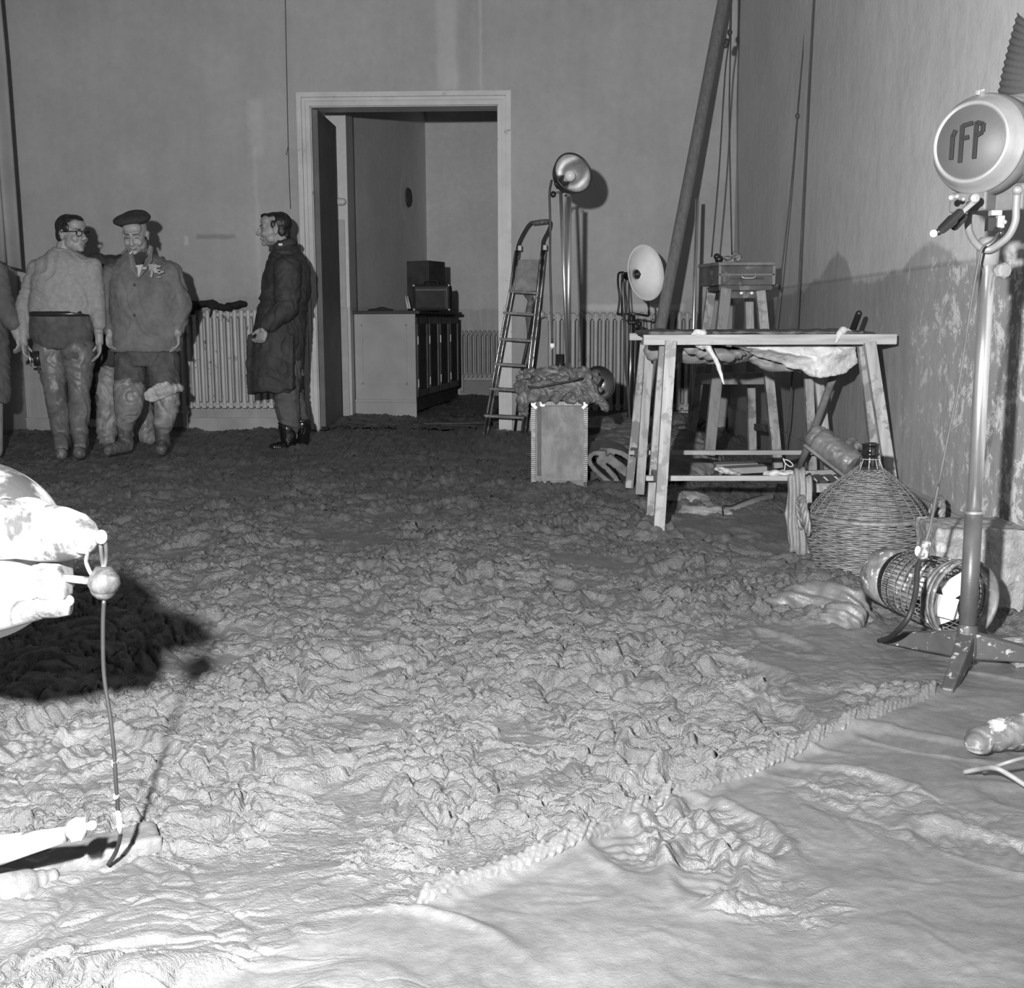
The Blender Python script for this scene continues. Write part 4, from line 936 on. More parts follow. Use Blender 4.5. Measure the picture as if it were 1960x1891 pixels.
for i in range(26):
    a_ = 2 * PI * i / 26; P = []
    for k in range(9):
        z = zrim + (zn0 - zrim) * k / 8; R = cone_r(z) + .003; P.append((jx + R * math.cos(a_), YJ + R * math.sin(a_), z))
    g.tube(P, .0024, 5)
put('shoulder_staves', g, wick2, dj, True, kind='stuff')
put('basket_rim', G().lathe([(.222, -.012), (.232, 0), (.222, .012), (.212, 0)], (jx, YJ, zrim), (0, 0, 1), 48, True), wick, dj, True)
for sd in (-1, 1):
    b0 = V((jx + sd * .235, YJ - .02, zrim)); P = [b0 + V((0, -.06, -.06)), b0 + V((sd * .018, -.05, .03)), b0 + V((sd * .02, 0, .065)), b0 + V((sd * .018, .05, .03)), b0 + V((0, .06, -.06))]
    P = spline(P, 6); g = G()
    for ph in (0, 2.1, 4.2):
        g.tube([p + V((math.cos(i * .9 + ph), math.sin(i * .9 + ph), math.sin(i * .9 + ph + 1))) * .008 for i, p in enumerate(P)], .007, 6)
    put('handle', g, wick, dj, True)
zk = zz_at(892); zt3 = zz_at(848)
put('glass_neck', G().lathe([(.030, zk - .02), (.032, zk + .002), (.031, zk + .03), (.028, zk + .036), (.034, zk + .042), (.035, zk + .048), (.030, zk + .054), (.032, zk + .08), (.034, zt3 - .004), (.031, zt3), (.024, zt3), (.022, zt3 - .03), (0, zt3 - .03)], (jx, YJ, 0), (0, 0, 1), 28), M('black_glass', .01, .06, var=0, bump=0, coat=1.), dj, True)
g = G().lathe([(.034, -.0015), (.0355, 0), (.034, .0015)], (jx, YJ, zk + .028), (0, 0, 1), 20, True)
for a_ in (-2.6, -1.9, -1.2, -.5, .8, 2.2): g.tube([(jx + .034 * math.cos(a_), YJ + .034 * math.sin(a_), zk + .028), (jx + .05 * math.cos(a_), YJ + .05 * math.sin(a_), zk - .012)], .0014, 5)
put('neck_wire', g, M('pale_wire', .5, .5), dj, True)

# ---- tilted dented canister
a_ = at(1563, 838, 4.98); c_ = at(1634, 893, 4.86); ax = (c_ - a_).normalized()
cn = thing('tilted_canister', 'mud-smeared ribbed metal canister tilted on its flange left of the bottle neck', 'canister', a_)
Rk = .062; L = (c_ - a_).length
pr = [(0, -.045), (.03, -.042), (.05, -.025), (.056, 0), (.05, .012), (Rk, .02)]
for i in range(3):
    z = .035 + (L - .07) * i / 2; pr += [(Rk, z), (Rk + .0022, z + .004), (Rk, z + .008)]
pr += [(Rk - .004, L), (.03, L + .006), (0, L + .006)]
put('body', solid(G().lathe(pr, a_, ax, 28), .005, 1, lambda x, y, z: .004 * pn(x * 22 + y * 9, z * 24) + .002 * pn(x * 60, z * 60 + y * 30)), M('muddy_tin', .15, .42, metal=.1, vs=12, var=.5, bump=.5, bs=35), cn, True)
dn = V((-ax.z, 0, ax.x)) * -1; dn = dn if dn.z < 0 else -dn
p0 = a_ + dn * (Rk + .01) - ax * .02 + V((0, -.03, 0)); p1 = c_ + dn * (Rk + .01) + V((0, -.03, 0))
put('flange', G().beam(p0, p1, .06, .014, dn), M('muddy_tin', .15), cn, bevel=.003)
put('rag_tuft', solid(G().ell(at(1628, 850, 5.05), (.03, .03, .03)).ell(at(1640, 855, 5.0), (.025, .03, .02)), .007, 1, folds(.01, 25, 25)), mudcloth, label='little dark tuft of rag between the canister and the bottle neck', cat='rag')

# ---- wire paper basket on its side
mc = at(1847, 1150, 3.32); R_ = .118; ax = (RC @ V((.34, .1, .94))).normalized(); ax.z = .0; ax.normalize(); Lb = .38
wb = thing('wire_basket', 'white-splashed wire waste-paper basket lying on its side behind the lamp stand', 'basket', (mc.x, mc.y, 0))
m_bk = M('basket_paint', .15, .5, vs=30, var=.5, dirt=(.6, 26, .62)); fx, fy, fz = frame(ax)
base = mc - ax * Lb
def rb(t): return R_ * (.74 + .22 * t)     # radius along the basket, t 0 at the base
put('solid_bottom', G().lathe([(0, -.01), (rb(0) * .8, -.008), (rb(0), .006), (rb(.03), .03), (rb(.3), .10), (rb(.3) - .003, .10), (rb(.03) - .003, .03), (rb(0) - .006, .01), (0, -.002)], base, ax, 36), m_bk, wb, True)
g = G()
for i in range(40):
    a_ = 2 * PI * i / 40; rr = lambda t: rb(t)
    g.tube([base + ax * (Lb * t) + (fx * math.cos(a_) + fy * math.sin(a_)) * rb(t) for t in (.28, .6, .9)], .0016, 4)
for k in range(7):
    t = .33 + k * .085; pts = [base + ax * (Lb * t) + (fx * math.cos(2 * PI * i / 36) + fy * math.sin(2 * PI * i / 36)) * rb(t) for i in range(37)]
    g.tube(pts, .0018, 4, False)
put('wire_grid', g, m_bk, wb, True, kind='stuff')
for t in (.88, .93): put('hoop', G().lathe([(rb(t) - .002, -.006), (rb(t) + .005, -.005), (rb(t) + .005, .005), (rb(t) - .002, .006)], base + ax * Lb * t, ax, 40, True), m_bk, wb, True)
put('mouth_collar', G().lathe([(rb(.93), -.03), (R_, -.012), (R_ + .006, .0), (R_ + .004, .006), (R_ - .004, .004), (rb(.93) - .006, -.028)], mc, ax, 44, True), m_bk, wb, True)
g = G(); rs = np.random.RandomState(8)
pw = M('paper_bright', .95, .6, var=.05)
for i, (da, db, dc, an) in enumerate(((-.06, .02, -.03, .3), (-.08, -.03, .02, -.4), (-.12, .03, .04, .8), (-.10, -.02, -.06, -.2))):
    c2 = mc + ax * da + fx * db + fy * dc; q1 = (fx * math.cos(an) + fy * math.sin(an)); q2 = (fy * math.cos(an) - fx * math.sin(an)); up = (ax * .8 + q1 * .3).normalized()
    g = G().obox(c2, q1 * .045, q2 * .032, up * .0012).obox(c2 + q1 * .03 + up * .006, q1 * .02 + up * .014, q2 * .03, up * .001)
    put('paper_sheet', g, pw, label=['white folded paper sheet nearest the basket mouth', 'white folded paper sheet leaning low inside the basket', 'white folded paper sheet high inside the basket', 'white folded paper sheet deepest in the basket'][i], cat='paper', group='papers in the wire basket')

# ---- slabs against the right wall
m_stone = M('rough_stone', .27, .6, vs=7, var=.35, bump=.9, bs=22, dist=.02, dirt=(.5, 8, .62))
p = at(1790, 1012, 3.75)
def rough(g, vox=.012, a=.008): return solid(g, vox, 1, lambda x, y, z: a * pn(x * 18 + y * 11, z * 20 + y * 9) + a * .5 * pn(x * 50 + z * 30, y * 50))
put('plaster_block', rough(G().box((p.x, 3.72, -.02), (XR - .03, 3.95, at(1850, 1012, 3.72).z)).ell((p.x + .05, 3.8, .1), (.09, .1, .12))), m_stone, label='rough grey plaster block behind the basket at the right wall', cat='block')
p0 = gz(1915, 1218, .05)
put('stone_bar', rough(G().box((p0.x - .02, 3.1, .0), (XR - .02, 3.24, .05)), .01, .004), m_stone, label='low flat stone bar on the floor right of the wire basket', cat='block')
# mud-covered bundle
P = [gpt(1485, 1160), gpt(1530, 1165), gpt(1580, 1172), gpt(1625, 1180), gpt(1650, 1188)]
g = G().limb([p + V((0, .02, .025)) for p in P], [.03, .05, .062, .06, .04]).limb([gpt(1590, 1190), gpt(1620, 1195)], [.05, .05]).ell(gpt(1600, 1170), (.09, .07, .06))
put('mud_bundle', solid(g, .006, 2, folds(.026, 9, 22, 1.4)), m_mud, label='twisted bundle caked in mud left of the wire basket', cat='bundle')
# muddy object and cable at the right edge
q = gz(1915, 1446); g = G().limb([q + V((-.045, .0, .04)), q + V((.03, .02, .045)), q + V((.16, .05, .05))], [.03, .036, .04]).ell(q + V((-.05, 0, .035)), (.03, .035, .03))
put('muddy_boot', solid(g, .005, 2, folds(.006, 22, 14, .2)), M('white_smeared_leather', .12, .5, vs=14, var=.5, dirt=(.45, 15, .55)), label='white-smeared muddy shoe lying at the right edge of the picture', cat='shoe')
q = gz(1895, 1472)
put('stray_cable', G().tube(spline([gz(1845, 1478, .015), gz(1875, 1472, .03), gz(1905, 1470, .05), gz(1935, 1485, .04), gz(1975, 1510, .02), gz(2010, 1520, .01)], 6), .0055, 8).tube(spline([gz(1880, 1478, .02), gz(1920, 1462, .06), gz(1965, 1450, .07), gz(2010, 1448, .05)], 6), .004, 8), M('muddy_cable', .22, .5, var=.3), smooth=True, label='pale muddy cable looping out of the mud under the shoe', cat='cable')
# ridge of mud-caked rope
g = G(); A_ = V((-.30, 1.70, 0)); B_ = V((1.02, 2.90, 0)); dd = (B_ - A_).normalized(); nn = V((-dd.y, dd.x, 0)); Lr = (B_ - A_).length
def ropeobj(t0, t1, lab):
    g = G(); n = int((t1 - t0) * Lr / .0175)
    for i in range(n):
        t = t0 + (t1 - t0) * i / n; p = A_ + dd * (t * Lr) + nn * .008 * math.sin(t * 19); z = .008 + max(0, mz(p.x, p.y)) + .003 * math.sin(t * 33)
        j = .55 + .5 * _fp.rand(); c = p + V((0, 0, z))
        sl_ = .022 + .012 * _fp.rand(); g.cap(c - nn * .013 - dd * sl_ * .7 + V((0, 0, -.016)), c + nn * .008 * j + dd * sl_ * .6 + V((0, 0, .004 * j)), .0062 * j + .001, .0074 * j, 7)
    g.tube([A_ + dd * (t0 * Lr + i * (t1 - t0) * Lr / 12) + nn * .008 * math.sin((t0 + i * (t1 - t0) / 12) * 19) + V((0, 0, .002)) for i in range(13)], .013, 8)
    return put('muddy_rope', solid(g, .0028, 0, lambda x, y, z: .0012 * pn(x * 110, y * 110 + z * 60)), m_mud, label=lab, cat='rope', group='mud-caked rope on the floor')
ropeobj(.07, .49, 'mud-caked twisted rope on the floor, its nearer stretch')
ropeobj(.50, .97, 'mud-caked twisted rope on the floor, its farther stretch towards the lamp stand')
# ================================================================== SPOTLIGHT ON ITS STAND (right)
YS = 3.12
st_b = at(1849, 1255, YS); st_t = at(1890, 505, YS)
def SP(y, dx=0, dy=0):      # point on the column at picture height y
    t = (1255 - y) / 750; p = st_b + (st_t - st_b) * t; return p + V((dx, dy, 0))
lst = thing('lamp_stand', 'chrome and painted column stand with three splayed feet carrying the spotlight', 'lamp stand', (st_b.x, st_b.y, 0))
chip = M('chipped_paint', .07, .5, vs=9, var=.3, dirt=(.4, 34, .62), bump=.2)
put('upper_column', G().tube([SP(975), SP(500)], .0195, 24), chrome, lst, True)
put('lower_column', G().tube([SP(1262), SP(970)], .0235, 24), M('column_paint', .08, .4, vs=9, var=.25, dirt=(.5, 40, .72)), lst, True)
put('collar', G().lathe([(.0195, -.006), (.026, -.004), (.026, .004), (.0195, .006)], SP(972), (0, 0, 1), 24, True), steel, lst, True)
hub = V((st_b.x, st_b.y, .07))
put('hub', G().lathe([(0, -.06), (.026, -.055), (.032, -.03), (.030, .02), (.025, .05)], hub, (0, 0, 1), 20), chip, lst, True)
for e, lab in ((gz(1692, 1222, .02), 'l'), (gz(2010, 1262, .03), 'r'), (gz(1812, 1330, .0), 'f')):
    d = (e - hub); d.z = 0; d.normalize(); sx = V((-d.y, d.x, 0))
    g = G(); zt_h, zb_h = .022, -.05; a_ = hub + V((0, 0, 0))
    r0, r1 = (.020, .016)
    s0 = a_ + d * .015
    # tapering channel foot: deep at the hub, shallow at the tip
    vs = []
    for p, h0, h1, w_ in ((s0, -.045, .03, .022), (e, -.012, .018, .016)):
        for sd in (-1, 1):
            vs += [V((p.x, p.y, p.z + h0)) + sx * sd * w_, V((p.x, p.y, p.z + h1)) + sx * sd * w_]
    g.add(vs, [(0, 1, 3, 2), (4, 6, 7, 5), (0, 4, 5, 1), (2, 3, 7, 6), (1, 5, 7, 3), (0, 2, 6, 4)])
    put('foot', g, chip, lst, bevel=.006)
# socket of the stand head, tightening knob
put('head_socket', G().lathe([(.018, -.005), (.0275, 0), (.0285, .05), (.027, .062), (.02, .07), (0, .072)], SP(506), (0, 0, 1), 24), M('grey_casting', .24, .5, metal=.2, var=.15), lst, True)
kn = SP(518)
put('knob', G().tube([kn + V((.016, -.01, 0)), kn + V((.03, -.018, 0))], .008, 10).lathe([(0, -.004), (.019, -.004), (.021, 0), (.021, .012), (.017, .018), (0, .02)], kn + V((.032, -.014, 0)), (.35, -.9, .0), 8), M('grey_casting', .42), lst, True, sharp=30)
# the spotlight itself
LH = thing('spotlight', 'round-headed film spotlight with raised letters, hand lever and yoke', 'spotlight', SP(495))
aluc = M('brushed_aluminium', .42, .42, metal=.6, var=.15, vs=12, bump=.1)
body_m = M('grey_hammer_paint', .12, .6, var=.15, vs=30, bump=.15)
hc = at(1858, 272, YS - .04); ax = (RC @ V((-.76, -.06, .64))).normalized(); fx, fy, fz = frame(ax); R0 = .121
up_ = (V((0, 0, 1)) - ax * ax.z).normalized(); rt = ax.cross(up_) * -1
if (RC.transposed() @ rt).x < 0: rt = -rt
# cap: flat dark disc in a bright ring, domed shoulder behind
put('cap_disc', G().lathe([(0, .0), (.092, .0), (.094, -.004)], hc + ax * .004, ax, 48), M('cap_disc_grey', .085, .55, var=.1, metal=0, bump=.1), LH, True)
put('cap_ring', G().lathe([(.090, .0), (.094, .006), (.100, .007), (.104, .003), (.112, -.012), (R0, -.034), (R0 + .004, -.036), (R0 + .004, -.042), (R0 - .004, -.044)], hc, ax, 56), aluc, LH, True)
put('body_band', G().lathe([(R0 - .002, -.04), (R0 + .008, -.05), (R0 + .010, -.085), (R0 - .004, -.1)], hc, ax, 56), body_m, LH, True)
put('lamp_house', G().lathe([(R0 - .006, -.06), (R0 - .002, -.10), (R0 - .002, -.30), (R0 - .02, -.33), (0, -.34)], hc + rt * .018, ax, 48), body_m, LH, True)
for k in range(3):
    put('cooling_rib', G().lathe([(R0 - .002, -.006), (R0 + .010, -.004), (R0 + .010, .004), (R0 - .002, .006)], hc + rt * .018 - ax * (.13 + .035 * k), ax, 44, True), body_m, LH, True)
    put('cooling_slot', G().lathe([(R0 - .0005, -.004), (R0 + .001, 0), (R0 - .0005, .004)], hc + rt * .018 - ax * (.148 + .035 * k), ax, 44, True), blackm, LH, True)
put('top_latch', G().obox(hc + up_ * (R0 + .004) - ax * .03, rt * .006, ax * .016, up_ * .006).obox(hc + up_ * (R0 + .011) - ax * .03, rt * .012, ax * .004, up_ * .003), aluc, LH, bevel=.002)
put('roof', G().obox(hc + up_ * (R0 + .006) - ax * .22 + rt * .02, rt * .05, ax * .07, up_ * .012), body_m, LH, bevel=.006)
# raised letters I F P on the disc
m_let = M('letter_dark', .012, .7, var=.2)
def LT(u, v): return hc + ax * .006 + rt * u + up_ * v
def bar(g, u0, v0, u1, v1, w_=.011):
    a_ = LT(u0, v0); b_ = LT(u1, v1); d = (b_ - a_); L = d.length; d.normalize(); n_ = d.cross(ax)
    return g.obox((a_ + b_) / 2, n_ * w_ / 2, d * (L / 2), ax * .004)
lets = {'letter_i': [(-.047, .022, -.047, -.040), (-.047, .018, -.040, .034)],
        'letter_f': [(-.022, .044, -.022, -.050), (-.022, .042, .006, .046), (-.022, .010, -.002, .012)],
        'letter_p': [(.016, .048, .016, -.044), (.016, .046, .034, .040), (.034, .042, .034, .020), (.034, .020, .016, .012)]}
for nme, bs in lets.items():
    g = G()
    for b4 in bs: bar(g, *b4)
    put(nme, g, m_let, LH, bevel=.0012)
# undercarriage
under = hc - up_ * .13
put('under_box', G().obox(hc - up_ * (R0 + .022) - ax * .075 + rt * -.02, rt * .052, ax * .035, up_ * .026).obox(hc - up_ * (R0 + .012) - ax * .16 + rt * .03, rt * .075, ax * .07, up_ * .034), body_m, LH, bevel=.006)
def HP(x, y, d=0): return at(x, y, YS - .05 + d)
put('lever_bracket', G().beam(HP(1866, 384, -.06), HP(1838, 408, -.07), .012, .026, (0, -1, 0)).lathe([(0, -.01), (.012, -.01), (.012, .012), (0, .014)], HP(1864, 380, -.07), (0, -1, 0), 14), aluc, LH, bevel=.003)
for x, y, r in ((1821, 378, .009), (1832, 376, .007), (1844, 381, .006), (1866, 381, .006)): put('screw', G().ell(HP(x, y, -.065), (r, .006, r)), aluc, LH, True)
put('lever', G().cap(HP(1836, 408, -.08), HP(1797, 444, -.10), .0115, .0085, 14).cap(HP(1822, 422, -.08), HP(1804, 438, -.09), .0145, .012, 14), blackm, LH, True)
put('lever_tip', G().ell(HP(1787, 447, -.105), (.0095, .0095, .0095)), M('lever_tip_white', .85, .3, var=0), LH, True)
put('small_handle', G().cap(HP(1843, 416, -.03), HP(1828, 433, -.03), .012, .011), blackm, LH, True)
yk = spline([HP(1947, 362, -.0), HP(1945, 395), HP(1943, 425), HP(1930, 452), HP(1908, 470), HP(1890, 478), HP(1872, 470, .02), HP(1858, 450, .05), HP(1853, 425, .07), HP(1856, 400, .08)], 6)
g = G(); g.tube(yk, .0095, 12, True, 1.0)
put('yoke', g, M('grey_casting', .42), LH, True)
put('yoke_bolt', G().cap(HP(1947, 364, -.01), HP(1950, 362, .02), .0125, .0125), aluc, LH, True)
put('terminal_block', G().obox(HP(1905, 408, .02), (.014, 0, 0), (0, .012, 0), (0, 0, .007)).obox(HP(1914, 425, .02), (.009, 0, 0), (0, .01, 0), (0, 0, .016)).ell(HP(1923, 425, .01), .006), M('porcelain_grey', .3), LH, bevel=.002)
put('cable_gland', G().cap(HP(1908, 441, .02), HP(1916, 446, .0), .011, .010).obox(HP(1897, 430, .03), (.012, 0, 0), (0, .012, 0), (0, 0, .016)), dark_met, LH, True, sharp=40)
put('power_lead', G().tube(spline([HP(1912, 445, .0), HP(1900, 460, -.03), HP(1882, 472, -.04), HP(1875, 492, -.04), HP(1866, 540, -.04), HP(1856, 600, -.03), HP(1838, 720, .0), HP(1812, 850, .03), HP(1796, 930, .05)], 6), .0032, 8), cord_m, LH, True)
pl_ = thing('inline_plug', 'thick taped cable with a bulky plug hanging beside the lamp stand', 'plug', at(1767, 1050, 3.2))
put('taped_cable', G().tube(spline([at(1796, 930, 3.17), at(1790, 960, 3.17), at(1780, 1010, 3.18), at(1772, 1036, 3.18)], 5), [.0045] * 16, 8), cord_m, pl_, True)
put('plug_body', G().cap(at(1774, 1040, 3.18), at(1766, 1062, 3.18), .012, .017, 12), M('plug_dark', .12, .4, dirt=(.5, 60, .55)), pl_, True)
put('white_collar', G().ell(at(1757, 1055, 3.18), (.009, .009, .015)), M('porcelain', .75), pl_, True)
put('rubber_cable', G().tube(spline([at(1763, 1066, 3.18), at(1756, 1090, 3.16), at(1753, 1130, 3.12), at(1742, 1175, 3.08), at(1725, 1200, 3.1), at(1703, 1220, 3.2), gz(1682, 1226, .01)], 6), [.004, .005, .006, .007, .0075] + [.008] * 30 + [.006] * 2, 8), black_rub, pl_, True)
# pleated sleeve above the lamp house
g = G(); nfold = 13; c_ = at(1985, 190, YS + .16); vs = []; fs = []; cols = 17
for i in range(cols):
    t = i / (cols - 1)
    for k in range(nfold * 2 + 1):
        u = k / (nfold * 2); y = 200 - 158 * u; w_ = 72 - 40 * u ** 1.3; x = 1988 + w_ * math.cos(PI * t) - 6; dz = 12 * math.sin(PI * t) * .4
        off = (.006 if k % 2 else -.006)
        p = at(x + off * 300, y + dz - 18 * abs(math.cos(PI * t)) * u, YS + .16 - .11 * math.sin(PI * t) * (1 - .4 * u) + off); vs.append(p)
m_ = nfold * 2 + 1
for i in range(cols - 1):
    for k in range(m_ - 1): fs.append((i * m_ + k, (i + 1) * m_ + k, (i + 1) * m_ + k + 1, i * m_ + k + 1))
g.add(vs, fs)
ps = put('pleated_sleeve', g, M('pleated_cloth', .09, .6, var=.2), label='dark pleated sleeve rising above the spotlight at the picture edge', cat='sleeve')
sm = ps.modifiers.new('s', 'SOLIDIFY'); sm.thickness = .003

# ================================================================== BIG LAMP AT THE LEFT EDGE
YG = 1.86
def LP(x, y, d=0): return at(x, y, YG + d)
big = thing('big_lamp', 'large glaring white-smeared lamp head leaning in at the left edge', 'lamp', LP(-30, 1140))
wht = M('white_smeared_paint', .5, .5, vs=6, var=.15, soft=.09, dirt=(.05, 7, .54), bump=.3, bs=50)
s_ = YG / F
put('dome', solid(G().ell(LP(-55, 1055, .05), (192 * s_, .15, 186 * s_), None, 40, 28), .006, 1), wht, big, True)
put('snout', G().lathe([(0, -.005), (.05, 0), (.046, .03), (.047, .07), (.044, .11), (.036, .14), (.024, .158), (.010, .168), (0, .17)], LP(5, 1012, -.06), (LP(196, 1030, -.09) - LP(5, 1012, -.06)), 32).ell(LP(55, 1000, -.04), (.05, .04, .042)), wht, big, True)
put('snout_cap', G().ell(LP(194, 1028, -.09), (.010, .01, .012)), wht, big, True)
wh2 = M('smeared_metal', .26, .5, vs=14, var=.4, soft=.1, dirt=(.05, 17, .56))
put('clamp_block', solid(G().obox(LP(98, 1105, -.05), (.027, 0, .004), (0, .03, 0), (-.002, 0, .026)).ell(LP(88, 1098, -.07), (.022, .02, .02)).obox(LP(108, 1128, -.06), (.02, 0, 0), (0, .02, 0), (0, 0, .014)), .005, 1), wh2, big, True)
put('strut', G().tube([LP(110, 1105, -.06), LP(182, 1113, -.07)], .0065, 10), wh2, big, True)
put('arm_bar', G().cap(LP(-60, 1195, -.05), LP(75, 1165, -.06), .026, .018).lathe([(0, -.03), (.019, -.028), (.021, 0), (.019, .02), (0, .024)], LP(108, 1158, -.06), V((1, 0, .12)), 16), wh2, big, True)
put('bolt_end', G().ell(LP(131, 1150, -.06), (.0095, .0095, .0095)), wht, big, True)
put('jaw', G().lathe([(0, -.006), (.012, -.005), (.024, .012), (.026, .024), (.02, .036), (0, .042)], LP(198, 1090, -.07), (0, 0, -1), 24), M('pear_switch', .10, .5, dirt=(.03, 16, .5), soft=.1), big, True)
sw = thing('hanging_switch', 'round pear switch hanging on its long dark cord beside the big lamp', 'switch', LP(198, 1118, -.07))
put('body', G().ell(LP(198, 1122, -.07), (26 * s_, 24 * s_, 27 * s_), None, 24, 16), M('pear_switch', .2), sw, True)
put('neck', G().cap(LP(199, 1088, -.07), LP(199, 1098, -.07), .006, .012), M('porcelain', .75), sw, True)
put('upper_cord', G().tube(spline([LP(192, 1030, -.08), LP(193, 1050, -.08), LP(196, 1075, -.07), LP(199, 1088, -.07)], 5), .0034, 8).tube(spline([LP(200, 1025, -.09), LP(203, 1050, -.08), LP(203, 1068, -.07), LP(200, 1088, -.07)], 5), .0032, 8), M('cord_near', .05, .6), sw, True)
put('loop_cord', G().tube(spline([LP(136, 1020, -.115), LP(138, 1040, -.12), LP(148, 1054, -.12), LP(166, 1058, -.11), LP(165, 1075, -.09), LP(170, 1090, -.08), LP(178, 1104, -.07)], 5), .0034, 8), M('pale_cord', .25, .5), sw, True)
pts = [LP(199, 1148, -.07), LP(197, 1200, -.06), LP(199, 1290, -.05), LP(212, 1380, -.05), LP(219, 1450, -.05), LP(222, 1500, -.05), LP(227, 1560, -.04), LP(231, 1595, -.03), LP(222, 1630, .0), gz(207, 1655, .012)]
put('long_cord', G().tube(spline(pts, 6), .0036, 8), M('long_cord_dark', .022, .5), sw, True)
for x0, y0, x1, y1 in ((219, 1456, 219, 1470), (222, 1522, 223, 1530), (228, 1566, 230, 1594), (225, 1556, 228, 1566)):
    put('white_tape', G().tube([LP(x0, y0, -.05), LP(x1, y1, -.04)], .0046, 8), M('porcelain', .75), sw, True)
# stand leg of the big lamp reaching in lower left
lg = thing('lamp_tripod', 'white tapering tripod tube with a rounded clamp end at the lower left edge', 'tripod', gz(-40, 1650))
YLg = 1.74
def QP(x, y, d=0): return at(x, y, YLg + d)
put('leg_tube', G().tube([QP(-130, 1655), QP(0, 1627), QP(125, 1597)], [.030, .024, .0125], 18), wht, lg, True)
put('clamp_end', solid(G().ell(QP(146, 1587), (22 / F * YLg, .02, 23 / F * YLg)).obox(QP(150, 1587), (.010, 0, .001), (0, .012, 0), (0, 0, .017)), .003, 1), wht, lg, True)
put('wing_screw', G().cap(QP(168, 1582), QP(176, 1580), .006, .0085), wht, lg, True)
# plank and clod under it
A_ = gz(-60, 1690); B_ = gz(305, 1608); zz = max(mz(A_.x + .1, A_.y), mz(B_.x - .1, B_.y), 0) + .004
put('floor_plank', solid(G().beam((A_.x, A_.y, .004), (B_.x, B_.y, .008), .085, .035), .007, 2, lambda x, y, z: .004 * pn(x * 22, y * 22) + .002 * pn(x * 60, y * 60)), m_mud, label='mud-coated plank lying on the floor under the lower left stand leg', cat='plank')
p = gz(30, 1700)
put('muddy_rag', solid(G().limb([gz(-60, 1712) + V((0, 0, .0)), gz(20, 1705), gz(95, 1682)], [.04, .035, .015]).ell(gz(-10, 1705), (.07, .04, .035)), .006, 2, folds(.008, 14, 14)), m_mud, label='flattened muddy rag in front of the plank at the lower left', cat='rag')

# curtain end and the dark thing at the far left
g = G(); vs = []; fs = []; n = 28
xa = at(-30, 500, 9.2).x; xb = at(33, 500, 9.2).x; zlo = at(20, 515, 9.2).z
for i in range(n + 1):
    t = i / n; x = xa + (xb - xa) * t; y = 9.2 + .05 * math.sin(t * 14)
    for k, z in enumerate((4.9, 3.0, 2.0, zlo + .12 * (1 - t))): vs.append((x - .05 * (k == 0) + .01 * math.sin(k + t * 5), y, z))
for i in range(n):
    for k in range(3): fs.append((i * 4 + k, i * 4 + k + 1, (i + 1) * 4 + k + 1, (i + 1) * 4 + k))
cu_ = put('curtain', G().add(vs, fs), M('pale_curtain', .34, .8, var=.15, vs=3), smooth=True, label='pale curtain edge hanging down at the far left of the picture', cat='curtain')
sm = cu_.modifiers.new('s', 'SOLIDIFY'); sm.thickness = .012
# ================================================================== PEOPLE
m_skin = M('skin', .30, .5, vs=30, var=.1, bump=.15, bs=70)
m_hair = M('black_hair', .018, .4, vs=60, var=.6, bump=.6, bs=120, stretch=(1, 1, .3))
m_dark = M('eye_dark', .05, .4)
def facing(a, pitch=0.):     # local frame: -Y is forward, Z up; a turns about Z, pitch tips the face down
    return Matrix.Rotation(a, 3, 'Z') @ Matrix.Rotation(pitch, 3, 'X')
def head(g, c, Rh, s=1.0, jaw=1.0):
    c = V(c); P = lambda x, y, z: c + Rh @ (V((x, y, z)) * s)
    E = lambda x, y, z, a, b, d: g.ell(P(x, y, z), (a * s, b * s, d * s), Rh, 20, 14)
    E(0, .018, .035, .077, .096, .088); E(0, -.025, -.015, .064, .070, .085); E(0, -.035, -.065, .052 * jaw, .052, .050); E(0, -.072, -.098, .024, .020, .020)
    g.cap(P(0, -.094, .012), P(0, -.118, -.030), .009 * s, .0135 * s)
    for k in (-1, 1):
        E(.012 * k, -.106, -.036, .010, .012, .009); E(.036 * k, -.068, -.030, .026, .024, .026); E(.079 * k, .012, -.008, .009, .020, .032); E(.085 * k, .02, .006, .006, .014, .016)
        g.cap(P(.012 * k, -.088, .026), P(.045 * k, -.074, .026), .0095 * s, .009 * s); E(.05 * k, -.02, -.06, .02, .04, .035)
    E(0, -.090, -.060, .024, .012, .0065); E(0, -.088, -.070, .020, .011, .0065); E(0, -.05, .06, .062, .045, .045)
    return P
def facebits(par, P, Rh, s=1.0, closed=False, brow=True):
    for k in (-1, 1):
        if closed: put('eyelid_line', G().cap(P(.021 * k, -.090, .004), P(.043 * k, -.082, .003), .0026, .0026, 8), m_dark, par, True)
        else: put('eye', G().ell(P(.031 * k, -.080, .006), (.011 * s, .006 * s, .0055 * s), Rh, 12, 8), m_dark, par, True)
        if brow: put('eyebrow', G().cap(P(.014 * k, -.096, .029), P(.048 * k, -.080, .031), .004, .0028, 8), m_hair, par, True)
    put('mouth_line', G().cap(P(-.019, -.097, -.0655), P(.019, -.097, -.0655), .0022, .0022, 8), m_dark, par, True)
